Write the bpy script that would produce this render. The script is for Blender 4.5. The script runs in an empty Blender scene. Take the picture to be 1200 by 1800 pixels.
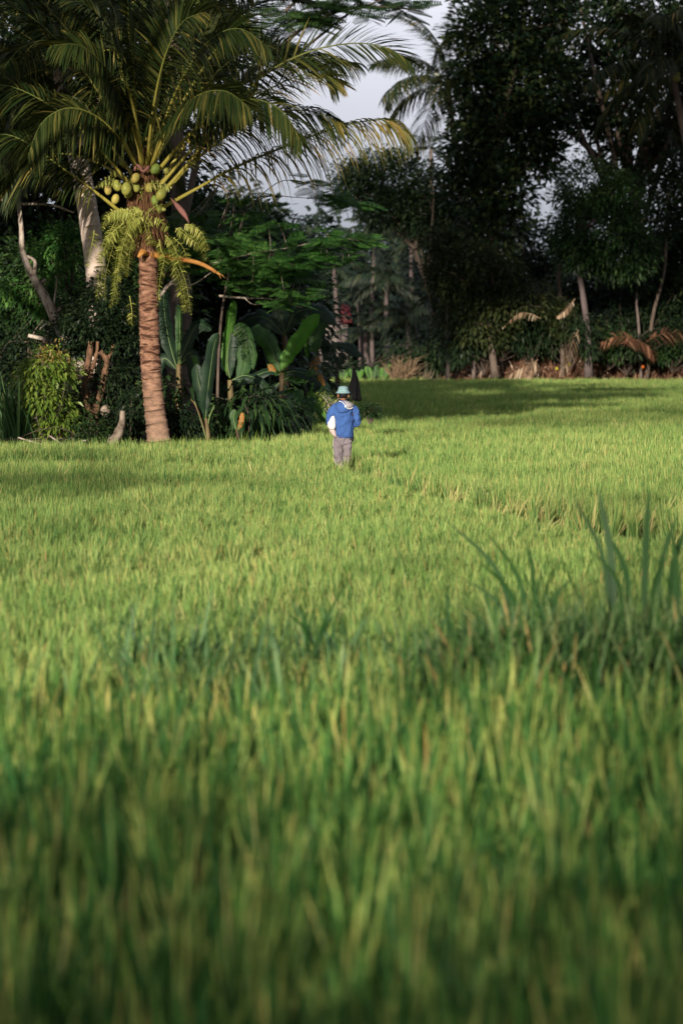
import bpy, math, random
import numpy as np
from mathutils import Vector

S = bpy.context.scene
COL = S.collection
PI = math.pi
rad = math.radians

# ------------------------------------------------------------------ camera
CAM_H = 2.40
PITCH = math.atan(300 / 4250.0)
cam_d = bpy.data.cameras.new('camera')
cam = bpy.data.objects.new('camera', cam_d)
COL.objects.link(cam)
cam.location = (0, 0, CAM_H)
cam.rotation_euler = (PI / 2 - PITCH, 0, 0)
cam_d.sensor_fit = 'VERTICAL'
cam_d.sensor_height = 36.0
cam_d.sensor_width = 24.0
cam_d.lens = 85.0
cam_d.clip_start = 0.1
cam_d.clip_end = 4000
cam_d.dof.use_dof = True
cam_d.dof.focus_distance = 42.5
cam_d.dof.aperture_fstop = 1.7
S.camera = cam

# ------------------------------------------------------------------ light
SUN_EL = 14.0
SUN_AZ = 15.0          # the light travels away from the camera and this much to the right
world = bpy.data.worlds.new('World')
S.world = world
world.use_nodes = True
wn, wl = world.node_tree.nodes, world.node_tree.links
wn.clear()
w_out = wn.new('ShaderNodeOutputWorld')
w_bg = wn.new('ShaderNodeBackground')
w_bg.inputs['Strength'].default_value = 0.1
sky = wn.new('ShaderNodeTexSky')
sky.sky_type = 'NISHITA'
sky.sun_disc = False
sky.sun_elevation = rad(SUN_EL)
sky.sun_rotation = rad(180 + SUN_AZ)
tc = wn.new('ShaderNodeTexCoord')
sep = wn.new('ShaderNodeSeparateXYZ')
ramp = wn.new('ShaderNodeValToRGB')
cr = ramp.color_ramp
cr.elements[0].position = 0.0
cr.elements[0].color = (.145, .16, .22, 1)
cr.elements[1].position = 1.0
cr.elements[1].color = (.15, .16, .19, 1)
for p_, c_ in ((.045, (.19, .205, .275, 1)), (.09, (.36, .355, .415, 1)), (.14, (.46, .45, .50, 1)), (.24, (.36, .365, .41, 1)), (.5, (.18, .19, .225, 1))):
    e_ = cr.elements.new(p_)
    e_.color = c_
mapn = wn.new('ShaderNodeMapping')
mapn.inputs['Scale'].default_value = (2.2, 2.2, 7.0)
noi = wn.new('ShaderNodeTexNoise')
noi.inputs['Scale'].default_value = 2.0
noi.inputs['Detail'].default_value = 5.0
nr = wn.new('ShaderNodeMapRange')
nr.inputs['From Min'].default_value = .3
nr.inputs['From Max'].default_value = .7
nr.inputs['To Min'].default_value = 8.8
nr.inputs['To Max'].default_value = 11.2
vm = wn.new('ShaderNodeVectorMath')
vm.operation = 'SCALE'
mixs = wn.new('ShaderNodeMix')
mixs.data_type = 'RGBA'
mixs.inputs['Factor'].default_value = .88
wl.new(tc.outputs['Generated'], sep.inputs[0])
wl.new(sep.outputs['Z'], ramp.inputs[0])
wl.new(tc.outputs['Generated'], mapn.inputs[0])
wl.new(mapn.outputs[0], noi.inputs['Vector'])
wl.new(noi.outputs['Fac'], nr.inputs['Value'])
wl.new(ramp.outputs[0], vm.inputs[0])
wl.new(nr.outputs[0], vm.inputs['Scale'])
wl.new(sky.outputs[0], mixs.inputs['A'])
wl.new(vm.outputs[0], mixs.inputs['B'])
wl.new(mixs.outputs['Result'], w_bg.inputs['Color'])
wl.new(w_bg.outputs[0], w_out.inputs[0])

sun_d = bpy.data.lights.new('sun', 'SUN')
sun = bpy.data.objects.new('sun', sun_d)
COL.objects.link(sun)
sun_d.energy = 5.0
sun_d.angle = rad(.5)
sun_d.color = (1.0, .90, .76)
ldir = Vector((math.sin(rad(SUN_AZ)) * math.cos(rad(SUN_EL)), math.cos(rad(SUN_AZ)) * math.cos(rad(SUN_EL)), -math.sin(rad(SUN_EL))))
sun.rotation_euler = ldir.to_track_quat('-Z', 'Y').to_euler()
sun.location = (-15, -40, 30)

S.view_settings.view_transform = 'Standard'
S.view_settings.look = 'None'
S.view_settings.gamma = 1.0
S.view_settings.use_curve_mapping = False
S.view_settings.exposure = 0.80
S.cycles.max_bounces = 6
S.cycles.diffuse_bounces = 3
S.cycles.glossy_bounces = 2
S.cycles.transmission_bounces = 4

# ------------------------------------------------------------------ helpers
F_PX = 4250.0
CP, SP = math.cos(PITCH), math.sin(PITCH)


def W(px, py, d):
    """point of the place at distance d (along y) seen at px, py of the photograph"""
    a, b = (px - 600) / F_PX, (900 - py) / F_PX
    y = CP + b * SP
    z = -SP + b * CP
    t = d / y
    return np.array((a * t, d, CAM_H + z * t))


def R(seed):
    return np.random.default_rng(seed)


def nrm(v):
    return v / np.maximum(np.linalg.norm(v, axis=-1, keepdims=True), 1e-9)


class MB:
    def __init__(self):
        self.v, self.q, self.t, self.n = [], [], [], 0
        self.along = []

    def add(self, V, Q=None, T=None, along=None):
        V = np.asarray(V, float).reshape(-1, 3)
        self.v.append(V)
        self.along.append(np.zeros(len(V)) if along is None else np.asarray(along, float).reshape(-1))
        if Q is not None and len(Q):
            self.q.append(np.asarray(Q, int) + self.n)
        if T is not None and len(T):
            self.t.append(np.asarray(T, int) + self.n)
        self.n += len(V)
        return self

    def mesh(self, name, mat, smooth=False, along=False):
        V = np.concatenate(self.v)
        q = np.concatenate(self.q) if self.q else np.zeros((0, 4), int)
        t = np.concatenate(self.t) if self.t else np.zeros((0, 3), int)
        me = bpy.data.meshes.new(name)
        me.vertices.add(len(V))
        me.vertices.foreach_set('co', V.astype(np.float32).ravel())
        loops = np.concatenate([q.ravel(), t.ravel()]).astype(np.int32)
        me.loops.add(len(loops))
        me.loops.foreach_set('vertex_index', loops)
        me.polygons.add(len(q) + len(t))
        st = np.concatenate([np.arange(len(q)) * 4, len(q) * 4 + np.arange(len(t)) * 3]).astype(np.int32)
        me.polygons.foreach_set('loop_start', st)
        if smooth:
            me.polygons.foreach_set('use_smooth', np.ones(len(q) + len(t), bool))
        if along:
            a = me.attributes.new('along', 'FLOAT', 'POINT')
            a.data.foreach_set('value', np.concatenate(self.along).astype(np.float32))
        me.update(calc_edges=True)
        me.validate()
        if mat:
            me.materials.append(mat)
        return me

    def obj(self, name, mat, parent=None, smooth=False, along=False, kind=None):
        return put(name, self.mesh(name, mat, smooth, along), parent, kind)


def put(name, me, parent=None, kind=None):
    o = bpy.data.objects.new(name, me)
    COL.objects.link(o)
    if parent is not None:
        o.parent = parent
        off = Vector((0, 0, 0))
        p = parent
        while p is not None:            # parts are modelled in world space
            off += p.location
            p = p.parent
        o.location = -off
        if parent.parent is not None and parent.type != 'EMPTY':
            o.location = (0, 0, 0)
    if kind:
        o['kind'] = kind
    return o


def thing(name, label, cat, loc=(0, 0, 0), group=None):
    o = bpy.data.objects.new(name, None)
    COL.objects.link(o)
    o.empty_display_size = .3
    o.location = loc
    o['label'] = label
    o['category'] = cat
    if group:
        o['group'] = group
    return o


def ribbons(mb, P, HW, SD, fold=None):
    """n ribbons of k stations: P (n,k,3) centre line, HW (n,k) half widths, SD (n,k,3) side vectors"""
    n, k, _ = P.shape
    A = P - SD * HW[..., None]
    B = P + SD * HW[..., None]
    if fold is None:
        V = np.stack([A, B], 2).reshape(-1, 3)
        base = (np.arange(n) * k * 2)[:, None] + (np.arange(k - 1) * 2)[None]
        Q = np.stack([base, base + 1, base + 3, base + 2], -1).reshape(-1, 4)
        al = np.broadcast_to(np.linspace(0, 1, k)[None, :, None], (n, k, 2))
    else:
        V = np.stack([A + fold, P, B + fold], 2).reshape(-1, 3)
        base = (np.arange(n) * k * 3)[:, None] + (np.arange(k - 1) * 3)[None]
        Q = np.concatenate([np.stack([base, base + 1, base + 4, base + 3], -1).reshape(-1, 4),
                            np.stack([base + 1, base + 2, base + 5, base + 4], -1).reshape(-1, 4)])
        al = np.broadcast_to(np.linspace(0, 1, k)[None, :, None], (n, k, 3))
    mb.add(V, Q, along=al)
    return mb


def spline(pts, n):
    """Catmull-Rom through pts, n samples"""
    P = np.asarray(pts, float)
    P = np.vstack([2 * P[0] - P[1], P, 2 * P[-1] - P[-2]])
    m = len(P) - 3
    u = np.linspace(0, m - 1e-6, n)
    i = u.astype(int)
    f = (u - i)[:, None]
    a, b, c, d = P[i], P[i + 1], P[i + 2], P[i + 3]
    return .5 * ((2 * b) + (c - a) * f + (2 * a - 5 * b + 4 * c - d) * f ** 2 + (3 * b - a - 3 * c + d) * f ** 3)


def tangents(C):
    return nrm(np.gradient(C, axis=0))


def tube(mb, C, rr, sides=8, cap=True, jitter=0, rng=None):
    C = np.asarray(C, float)
    k = len(C)
    rr = np.broadcast_to(np.asarray(rr, float), (k,))
    T = tangents(C)
    ref = np.array((0, 1.0, 0)) if abs(T[0][1]) < .9 else np.array((1.0, 0, 0))
    X = nrm(np.cross(T, ref))
    Y = np.cross(T, X)
    a = np.linspace(0, 2 * PI, sides, endpoint=False)
    rad_ = rr[:, None] * np.ones(sides)[None]
    if jitter and rng is not None:
        rad_ = rad_ * (1 + rng.normal(0, jitter, rad_.shape))
    V = C[:, None] + rad_[..., None] * (np.cos(a)[None, :, None] * X[:, None] + np.sin(a)[None, :, None] * Y[:, None])
    i = np.arange(k - 1)[:, None] * sides
    j = np.arange(sides)[None]
    j2 = (j + 1) % sides
    Q = np.stack([i + j, i + j2, i + sides + j2, i + sides + j], -1).reshape(-1, 4)
    V = V.reshape(-1, 3)
    T_ = []
    if cap:
        V = np.vstack([V, C[0], C[-1]])
        c0, c1 = k * sides, k * sides + 1
        for s in range(sides):
            T_.append((c0, (s + 1) % sides, s))
            T_.append((c1, (k - 1) * sides + s, (k - 1) * sides + (s + 1) % sides))
    al = np.repeat(np.linspace(0, 1, k), sides)
    if cap:
        al = np.concatenate([al, [0, 1]])
    mb.add(V, Q, T_, along=al)
    return mb


def loft(mb, rings):
    """closed rings (list of (m,3)) joined and capped"""
    rings = [np.asarray(r) for r in rings]
    m = len(rings[0])
    V = np.vstack(rings + [rings[0].mean(0)[None], rings[-1].mean(0)[None]])
    Q, T = [], []
    for i in range(len(rings) - 1):
        for j in range(m):
            j2 = (j + 1) % m
            Q.append((i * m + j, i * m + j2, (i + 1) * m + j2, (i + 1) * m + j))
    c0 = len(rings) * m
    for j in range(m):
        j2 = (j + 1) % m
        T.append((c0, j2, j))
        T.append((c0 + 1, (len(rings) - 1) * m + j, (len(rings) - 1) * m + j2))
    mb.add(V, Q, T)
    return mb


def ellipsoid(mb, c, r, nu=12, nv=8, rot=None, lobes=0, bump=0, rng=None):
    u = np.linspace(0, 2 * PI, nu, endpoint=False)
    v = np.linspace(-PI / 2, PI / 2, nv)
    rings = []
    for vv in v:
        k = max(math.cos(vv), .02)
        s = 1 + (lobes * np.cos(3 * u) if lobes else 0)
        if bump and rng is not None:
            s = s * (1 + rng.normal(0, bump, nu))
        P = np.stack([np.cos(u) * k * s * r[0], np.sin(u) * k * s * r[1], np.full(nu, math.sin(vv) * r[2])], -1)
        if rot is not None:
            P = P @ np.asarray(rot).T
        rings.append(P + np.asarray(c))
    return loft(mb, rings)


def rotz(a):
    c, s = math.cos(a), math.sin(a)
    return np.array(((c, -s, 0), (s, c, 0), (0, 0, 1)))


def rotx(a):
    c, s = math.cos(a), math.sin(a)
    return np.array(((1, 0, 0), (0, c, -s), (0, s, c)))


def roty(a):
    c, s = math.cos(a), math.sin(a)
    return np.array(((c, 0, s), (0, 1, 0), (-s, 0, c)))


def leaves(mb, C, D, size, rng, width=.42, droop=.35, fold=.0):
    """a leaf of 2 quads (4 when folded) at each centre C heading along D"""
    n = len(C)
    D = nrm(D)
    sz = size * rng.uniform(.65, 1.25, n)
    side = nrm(np.cross(D, np.array((0, 0, 1.0)) + rng.normal(0, .45, (n, 3))))
    u = np.array((0, .45, 1.0))
    P = C[:, None] + D[:, None] * (u[None, :, None] * sz[:, None, None])
    P[..., 2] -= droop * sz[:, None] * (u ** 2)[None]
    hw = np.array((.15, 1.0, .08))[None] * (width * .5 * sz)[:, None]
    ribbons(mb, P, hw, np.repeat(side[:, None], 3, 1))
    return mb


def cluster_points(blobs, n_cl, per, cl_r, rng, shell=.55):
    """blobs (cx,cy,cz,rx,ry,rz); leaves gather in clusters near each blob's outside"""
    B = np.array(blobs, float)
    vol = B[:, 3] * B[:, 5] + .01
    pick = rng.choice(len(B), n_cl, p=vol / vol.sum())
    d = nrm(rng.normal(0, 1, (n_cl, 3)))
    r = rng.uniform(shell, 1.0, n_cl) ** .7
    cc = B[pick, :3] + d * r[:, None] * B[pick, 3:]
    k = np.repeat(np.arange(n_cl), per)
    off = rng.normal(0, 1, (len(k), 3)) * cl_r * np.array((1, 1, .7)) * rng.uniform(.5, 1.2, n_cl)[k][:, None]
    P = cc[k] + off
    outd = nrm(d[k] * .8 + nrm(off) * .9 + rng.normal(0, .5, (len(k), 3)) + np.array((0, 0, .1)))
    return P, outd, cc


# ------------------------------------------------------------------ materials
def mat_new(name):
    m = bpy.data.materials.new(name)
    m.use_nodes = True
    m.node_tree.nodes.clear()
    return m, m.node_tree.nodes, m.node_tree.links


def ramp_node(N, stops):
    r = N.new('ShaderNodeValToRGB')
    e = r.color_ramp.elements
    e[0].position, e[0].color = stops[0][0], (*stops[0][1], 1)
    e[1].position, e[1].color = stops[-1][0], (*stops[-1][1], 1)
    for p, c in stops[1:-1]:
        x = e.new(p)
        x.color = (*c, 1)
    return r


def leafmat(name, stops, rough=.5, transl=.3, patch=None, patch_scale=.2, instanced=False, along=None, spec=.22):
    """foliage: colour by leaf, by slow patches over the plant, optionally along the blade"""
    m, N, L = mat_new(name)
    out = N.new('ShaderNodeOutputMaterial')
    geo = N.new('ShaderNodeNewGeometry')
    r = ramp_node(N, stops)
    src = geo.outputs['Random Per Island']
    if instanced:
        oi = N.new('ShaderNodeObjectInfo')
        ad = N.new('ShaderNodeMath')
        ad.operation = 'ADD'
        L.new(src, ad.inputs[0])
        L.new(oi.outputs['Random'], ad.inputs[1])
        fr = N.new('ShaderNodeMath')
        fr.operation = 'FRACT'
        L.new(ad.outputs[0], fr.inputs[0])
        src = fr.outputs[0]
    L.new(src, r.inputs[0])
    colr = r.outputs[0]
    if patch:
        nz = N.new('ShaderNodeTexNoise')
        nz.inputs['Scale'].default_value = patch_scale
        nz.inputs['Detail'].default_value = 3
        L.new(geo.outputs['Position'], nz.inputs['Vector'])
        mr = N.new('ShaderNodeMapRange')
        mr.inputs['From Min'].default_value = .38
        mr.inputs['From Max'].default_value = .62
        L.new(nz.outputs['Fac'], mr.inputs['Value'])
        mx = N.new('ShaderNodeMix')
        mx.data_type = 'RGBA'
        mx.blend_type = 'MULTIPLY'
        L.new(mr.outputs[0], mx.inputs['Factor'])
        L.new(colr, mx.inputs['A'])
        mx.inputs['B'].default_value = (*patch, 1)
        colr = mx.outputs['Result']
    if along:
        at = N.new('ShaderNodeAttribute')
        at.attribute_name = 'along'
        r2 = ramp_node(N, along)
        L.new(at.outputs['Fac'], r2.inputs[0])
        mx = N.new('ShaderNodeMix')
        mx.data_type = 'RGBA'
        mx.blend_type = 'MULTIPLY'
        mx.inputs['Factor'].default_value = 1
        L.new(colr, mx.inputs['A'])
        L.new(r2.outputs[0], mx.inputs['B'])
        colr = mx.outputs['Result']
    p = N.new('ShaderNodeBsdfPrincipled')
    p.inputs['Roughness'].default_value = rough
    p.inputs['Specular IOR Level'].default_value = spec
    L.new(colr, p.inputs['Base Color'])
    if transl:
        t = N.new('ShaderNodeBsdfTranslucent')
        g = N.new('ShaderNodeMix')
        g.data_type = 'RGBA'
        g.blend_type = 'MULTIPLY'
        g.inputs['Factor'].default_value = 1
        g.inputs['B'].default_value = (1.15, 1.3, .7, 1)
        L.new(colr, g.inputs['A'])
        L.new(g.outputs['Result'], t.inputs['Color'])
        s = N.new('ShaderNodeMixShader')
        s.inputs[0].default_value = transl
        L.new(p.outputs[0], s.inputs[1])
        L.new(t.outputs[0], s.inputs[2])
        L.new(s.outputs[0], out.inputs[0])
    else:
        L.new(p.outputs[0], out.inputs[0])
    return m


def barkmat(name, stops, scale=6, stretch=(1, 1, .3), rough=.9, bump=.35, ring=None):
    m, N, L = mat_new(name)
    out = N.new('ShaderNodeOutputMaterial')
    geo = N.new('ShaderNodeNewGeometry')
    mp = N.new('ShaderNodeMapping')
    mp.inputs['Scale'].default_value = stretch
    L.new(geo.outputs['Position'], mp.inputs[0])
    nz = N.new('ShaderNodeTexNoise')
    nz.inputs['Scale'].default_value = scale
    nz.inputs['Detail'].default_value = 6
    nz.inputs['Roughness'].default_value = .65
    L.new(mp.outputs[0], nz.inputs['Vector'])
    r = ramp_node(N, stops)
    L.new(nz.outputs['Fac'], r.inputs[0])
    p = N.new('ShaderNodeBsdfPrincipled')
    p.inputs['Roughness'].default_value = rough
    p.inputs['Specular IOR Level'].default_value = .15
    L.new(r.outputs[0], p.inputs['Base Color'])
    b = N.new('ShaderNodeBump')
    b.inputs['Strength'].default_value = bump
    b.inputs['Distance'].default_value = .03
    L.new(nz.outputs['Fac'], b.inputs['Height'])
    L.new(b.outputs[0], p.inputs['Normal'])
    L.new(p.outputs[0], out.inputs[0])
    return m


def plain(name, c, rough=.8, var=.15, scale=12, spec=.2, bump=.0, transl=0):
    a = tuple(x * (1 - var) for x in c)
    b = tuple(min(1, x * (1 + var)) for x in c)
    return barkmat(name, [(.3, a), (.7, b)], scale, (1, 1, 1), rough, bump)


M = {}
GREEN_AL = [(0, (.3, .4, .38)), (.4, (.75, .85, .85)), (1, (1.15, 1.07, 1.0))]  # blade feet darkened in the colour to deepen the shaded gaps
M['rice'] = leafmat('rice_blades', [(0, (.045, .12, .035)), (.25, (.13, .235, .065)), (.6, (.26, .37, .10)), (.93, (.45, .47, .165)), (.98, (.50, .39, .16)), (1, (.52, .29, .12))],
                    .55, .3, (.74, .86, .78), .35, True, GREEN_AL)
NEAR_AL = [(0, (.2, .32, .3)), (.5, (.6, .8, .75)), (1, (1.42, 1.36, .95))]  # shade painted into the blade feet, light into the tips
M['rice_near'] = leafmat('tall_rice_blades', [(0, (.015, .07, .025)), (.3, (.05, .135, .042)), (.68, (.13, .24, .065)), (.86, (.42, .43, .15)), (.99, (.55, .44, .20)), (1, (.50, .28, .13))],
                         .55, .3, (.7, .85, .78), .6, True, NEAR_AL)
M['rice_dry'] = leafmat('yellowed_rice_blades', [(0, (.20, .27, .08)), (.4, (.42, .40, .15)), (.85, (.54, .45, .20)), (1, (.52, .34, .17))], .6, .2, None, .2, True)
M['tall_weed'] = leafmat('tall_weed_blades', [(0, (.010, .042, .010)), (.7, (.026, .075, .016)), (1, (.055, .12, .026))], .6, .1, None, 1.0, False, GREEN_AL)
M['weed'] = leafmat('weed_blades', [(0, (.05, .11, .045)), (.6, (.09, .17, .06)), (.95, (.14, .22, .09)), (1, (.4, .25, .1))], .45, .25, (.75, .9, .9), 1.0, False, GREEN_AL)
M['palm_leaf'] = leafmat('palm_leaflets', [(0, (.018, .034, .009)), (.5, (.034, .05, .012)), (.88, (.085, .085, .02)), (1, (.24, .18, .045))], .5, .2, (.55, .65, .6), .8, spec=.12)
M['palm_leaf_shaded'] = leafmat('shaded_palm_leaflets', [(0, (.008, .016, .007)), (.6, (.018, .028, .010)), (.93, (.05, .05, .015)), (1, (.16, .10, .03))], .5, .12, None, 1, spec=.1)  # palm leaflet colour darkened so the right-hand crowns look shaded
M['slim_bark'] = barkmat('slim_trunk_bark', [(.3, (.045, .035, .035)), (.7, (.10, .078, .075))], 4, (1, 1, .4), .9, .2)
M['palm_leaf_sunlit'] = leafmat('sunlit_palm_leaflets', [(0, (.13, .13, .03)), (.4, (.24, .20, .05)), (.8, (.40, .27, .07)), (1, (.48, .26, .09))], .5, .3, (.4, .55, .5), .9)  # yellow fronds brightened in the colour for the sun on them
M['palm_far'] = leafmat('far_palm_leaflets', [(0, (.008, .019, .013)), (.6, (.016, .030, .017)), (1, (.05, .055, .024))], .5, .2)
M['rachis'] = leafmat('palm_rachis', [(0, (.34, .29, .06)), (1, (.34, .29, .06))], .45, 0, None, 1, False, [(.18, (1, 1, 1)), (.42, (.42, .5, .5)), (.7, (.22, .32, .35))])  # yellow stalk, then green rib darkened for the shade of the leaflets
M['rachis_orange'] = barkmat('dead_petiole', [(.3, (.20, .075, .018)), (.7, (.40, .20, .05))], 5, (1, 1, 1), .5, .1)
M['nut'] = barkmat('green_coconut', [(.3, (.13, .16, .03)), (.55, (.25, .25, .055)), (.72, (.20, .11, .045))], 7, (1, 1, 1), .4, .1)
M['nut_young'] = barkmat('young_coconut', [(.3, (.09, .15, .03)), (.6, (.17, .22, .045)), (.75, (.16, .10, .04))], 8, (1, 1, 1), .45, .15)
M['nut_old'] = barkmat('ripening_coconut', [(.3, (.22, .20, .045)), (.5, (.34, .28, .07)), (.68, (.16, .08, .03))], 6, (1, 1, 1), .5, .15)
M['fern'] = leafmat('fern_pinnae', [(0, (.22, .25, .05)), (.6, (.37, .38, .09)), (1, (.50, .46, .15))], .5, .35)
M['fiber'] = barkmat('crown_fibre', [(.3, (.05, .025, .013)), (.7, (.15, .075, .035))], 14, (1, 1, .5), .95, .6)
M['spathe'] = plain('spathe', (.20, .09, .075))
M['palm_bark'] = barkmat('ringed_palm_bark', [(.25, (.13, .065, .035)), (.42, (.33, .19, .115)), (.58, (.48, .31, .20)), (.75, (.58, .42, .31))], 3.2, (1.2, 1.2, 6), .85, .5)
M['pale_bark'] = barkmat('pale_smooth_bark', [(.3, (.36, .28, .22)), (.7, (.58, .48, .41))], 5, (1, 1, .5), .8, .15)
M['white_bark'] = barkmat('whitish_bark', [(.36, (.07, .05, .04)), (.47, (.26, .21, .17)), (.68, (.46, .40, .34))], 7, (1, 1, .6), .85, .3)
M['brown_bark'] = barkmat('brown_bark', [(.35, (.035, .019, .012)), (.65, (.17, .095, .055))], 9, (1, 1, .5), .9, .4)
M['dark_bark'] = barkmat('dark_bark', [(.3, (.045, .032, .025)), (.7, (.13, .10, .08))], 4, (1, 1, .4), .9, .4)
M['far_bark'] = barkmat('far_trunk_bark', [(.3, (.07, .055, .05)), (.7, (.16, .125, .11))], 4, (1, 1, .4), .9, .2)


def broad(name, lo, mid, hi, rough=.45, tr=.25, patch=(.6, .7, .65), ps=.6):
    return leafmat(name, [(0, lo), (.55, mid), (1, hi)], rough, tr, patch, ps)


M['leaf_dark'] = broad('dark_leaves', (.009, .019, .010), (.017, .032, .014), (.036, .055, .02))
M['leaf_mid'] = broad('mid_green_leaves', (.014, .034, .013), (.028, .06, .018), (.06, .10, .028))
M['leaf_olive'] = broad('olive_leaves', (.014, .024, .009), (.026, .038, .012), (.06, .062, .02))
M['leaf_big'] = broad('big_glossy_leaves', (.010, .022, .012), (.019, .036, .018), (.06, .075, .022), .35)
M['leaf_bright'] = broad('bright_leaves', (.08, .14, .025), (.15, .21, .035), (.26, .30, .06), .4, .35, (.7, .8, .7), 1.5)
M['leaf_bronze'] = broad('bronze_young_leaves', (.2, .14, .04), (.32, .2, .06), (.35, .28, .08), .5, .3)
M['leaf_feather'] = broad('feathery_leaflets', (.025, .08, .018), (.05, .13, .028), (.11, .21, .045), .5, .35, (.65, .8, .7), .8)
M['leaf_dead'] = leafmat('dry_leaves', [(0, (.07, .032, .02)), (.5, (.15, .072, .045)), (.9, (.26, .15, .09)), (1, (.55, .42, .33))], .8, .1)
M['frond_dead'] = leafmat('dry_frond_leaflets', [(0, (.12, .07, .04)), (.6, (.25, .17, .11)), (1, (.42, .33, .24))], .8, .15)
M['frond_rust'] = leafmat('rusty_frond_leaflets', [(0, (.06, .024, .014)), (.6, (.13, .052, .028)), (1, (.24, .13, .075))], .8, .15)
M['wood_far'] = broad('far_wood_leaves', (.010, .019, .016), (.017, .029, .022), (.032, .046, .028), .6, .15, (.6, .65, .7), .08)  # bluish tint of distance haze put into the leaf colour


def bananamat(name, lo, hi, tr=.35):
    m, N, L = mat_new(name)
    out = N.new('ShaderNodeOutputMaterial')
    at = N.new('ShaderNodeAttribute')
    at.attribute_name = 'along'
    wv = N.new('ShaderNodeMath')
    wv.operation = 'MULTIPLY'
    wv.inputs[1].default_value = 260
    L.new(at.outputs['Fac'], wv.inputs[0])
    sn = N.new('ShaderNodeMath')
    sn.operation = 'SINE'
    L.new(wv.outputs[0], sn.inputs[0])
    geo = N.new('ShaderNodeNewGeometry')
    nz = N.new('ShaderNodeTexNoise')
    nz.inputs['Scale'].default_value = 4
    nz.inputs['Detail'].default_value = 4
    L.new(geo.outputs['Position'], nz.inputs['Vector'])
    ad = N.new('ShaderNodeMath')
    ad.operation = 'MULTIPLY_ADD'
    ad.inputs[1].default_value = .06
    L.new(sn.outputs[0], ad.inputs[0])
    L.new(nz.outputs['Fac'], ad.inputs[2])
    r = ramp_node(N, [(.3, lo), (.72, hi)])
    L.new(ad.outputs[0], r.inputs[0])
    p = N.new('ShaderNodeBsdfPrincipled')
    p.inputs['Roughness'].default_value = .5
    p.inputs['Specular IOR Level'].default_value = .22
    L.new(r.outputs[0], p.inputs['Base Color'])
    t = N.new('ShaderNodeBsdfTranslucent')
    g = N.new('ShaderNodeMix')
    g.data_type = 'RGBA'
    g.blend_type = 'MULTIPLY'
    g.inputs['Factor'].default_value = 1
    g.inputs['B'].default_value = (1.3, 1.6, .5, 1)
    L.new(r.outputs[0], g.inputs['A'])
    L.new(g.outputs['Result'], t.inputs['Color'])
    s = N.new('ShaderNodeMixShader')
    s.inputs[0].default_value = tr
    L.new(p.outputs[0], s.inputs[1])
    L.new(t.outputs[0], s.inputs[2])
    L.new(s.outputs[0], out.inputs[0])
    return m


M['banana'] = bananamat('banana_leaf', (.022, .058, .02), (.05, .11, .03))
M['banana_dark'] = bananamat('shaded_banana_leaf', (.007, .019, .010), (.015, .036, .016), .15)  # shade inside the banana clump put into a darker leaf colour
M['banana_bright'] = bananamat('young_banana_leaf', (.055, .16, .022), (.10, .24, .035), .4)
M['banana_dry'] = bananamat('dry_banana_leaf', (.26, .10, .02), (.42, .19, .045), .3)
M['midrib'] = plain('banana_midrib', (.09, .13, .045), .5)
M['pstem'] = barkmat('banana_stem', [(.3, (.03, .02, .012)), (.5, (.09, .065, .03)), (.7, (.17, .14, .06))], 5, (1, 1, .25), .6, .2)
M['stone'] = barkmat('pale_stone', [(.35, (.07, .05, .035)), (.65, (.30, .24, .19))], 6, (1, 1, 1), .9, .3)


def soilmat(name, stops, scale):
    return barkmat(name, stops, scale, (1, 1, 1), .95, .6)


M['mud'] = soilmat('field_mud', [(.3, (.016, .018, .010)), (.7, (.035, .036, .018))], 1.5)
M['litter'] = soilmat('leaf_litter_soil', [(.3, (.025, .014, .009)), (.5, (.065, .034, .021)), (.7, (.12, .065, .04))], 2.2)

# ------------------------------------------------------------------ ground
mb = MB()
mb.add([(-1600, -300, 0), (1600, -300, 0), (1600, 3000, 0), (-1600, 3000, 0)], [(0, 1, 2, 3)])
mb.obj('ground', M['mud'], kind='structure')


def terrain(name, mat, poly_fn, x0, x1, y0, y1, nx, ny, seed):
    rng = R(seed)
    X, Y = np.meshgrid(np.linspace(x0, x1, nx), np.linspace(y0, y1, ny))
    Z = poly_fn(X, Y) + rng.normal(0, .02, X.shape)
    Z = np.maximum(Z, -.2)
    V = np.stack([X, Y, Z], -1).reshape(-1, 3)
    i = np.arange(ny - 1)[:, None] * nx + np.arange(nx - 1)[None]
    Q = np.stack([i, i + 1, i + nx + 1, i + nx], -1).reshape(-1, 4)
    return MB().add(V, Q).obj(name, mat, smooth=True, kind='structure')


def sstep(x, a, b):
    t = np.clip((x - a) / (b - a), 0, 1)
    return t * t * (3 - 2 * t)


def left_edge(y):
    """x of the rice field's left border"""
    return np.where(y < 49.4, -200, np.where(y < 108, np.interp(y, [49, 62, 74, 108], [-1.5, -1.35, -.8, -.95]) + .1 * np.sin(y * .5), -1 - (y - 108) * .9))


def left_bank_h(X, Y):
    h = sstep(Y, 49.2, 50.6) * (1 - sstep(X, -2.0, -1.5)) * .22
    h = h + .12 * np.sin(X * 1.7) * np.sin(Y * .9) * (h > .1)
    return h - .06


def right_bank_h(X, Y):
    h = sstep(Y, 123.5 + .8 * np.sin(X * .5), 129.5 + .8 * np.sin(X * .9)) * sstep(X, 3.5, 10) * (2.15 + .35 * np.sin(X * .8 + 1) + .3 * np.sin(X * 2.1))
    h = h + sstep(Y, 127, 131) * .1
    return h - .06


terrain('left_bank', M['litter'], left_bank_h, -45, -.6, 49, 110, 150, 150, 11)
terrain('right_bank', M['litter'], right_bank_h, -60, 70, 122, 175, 260, 80, 12)


def bund_h(X, Y):
    yc = 14.6 + .25 * np.sin(X * .7)
    return .22 * np.exp(-((Y - yc) / .55) ** 2) - .03


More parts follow.
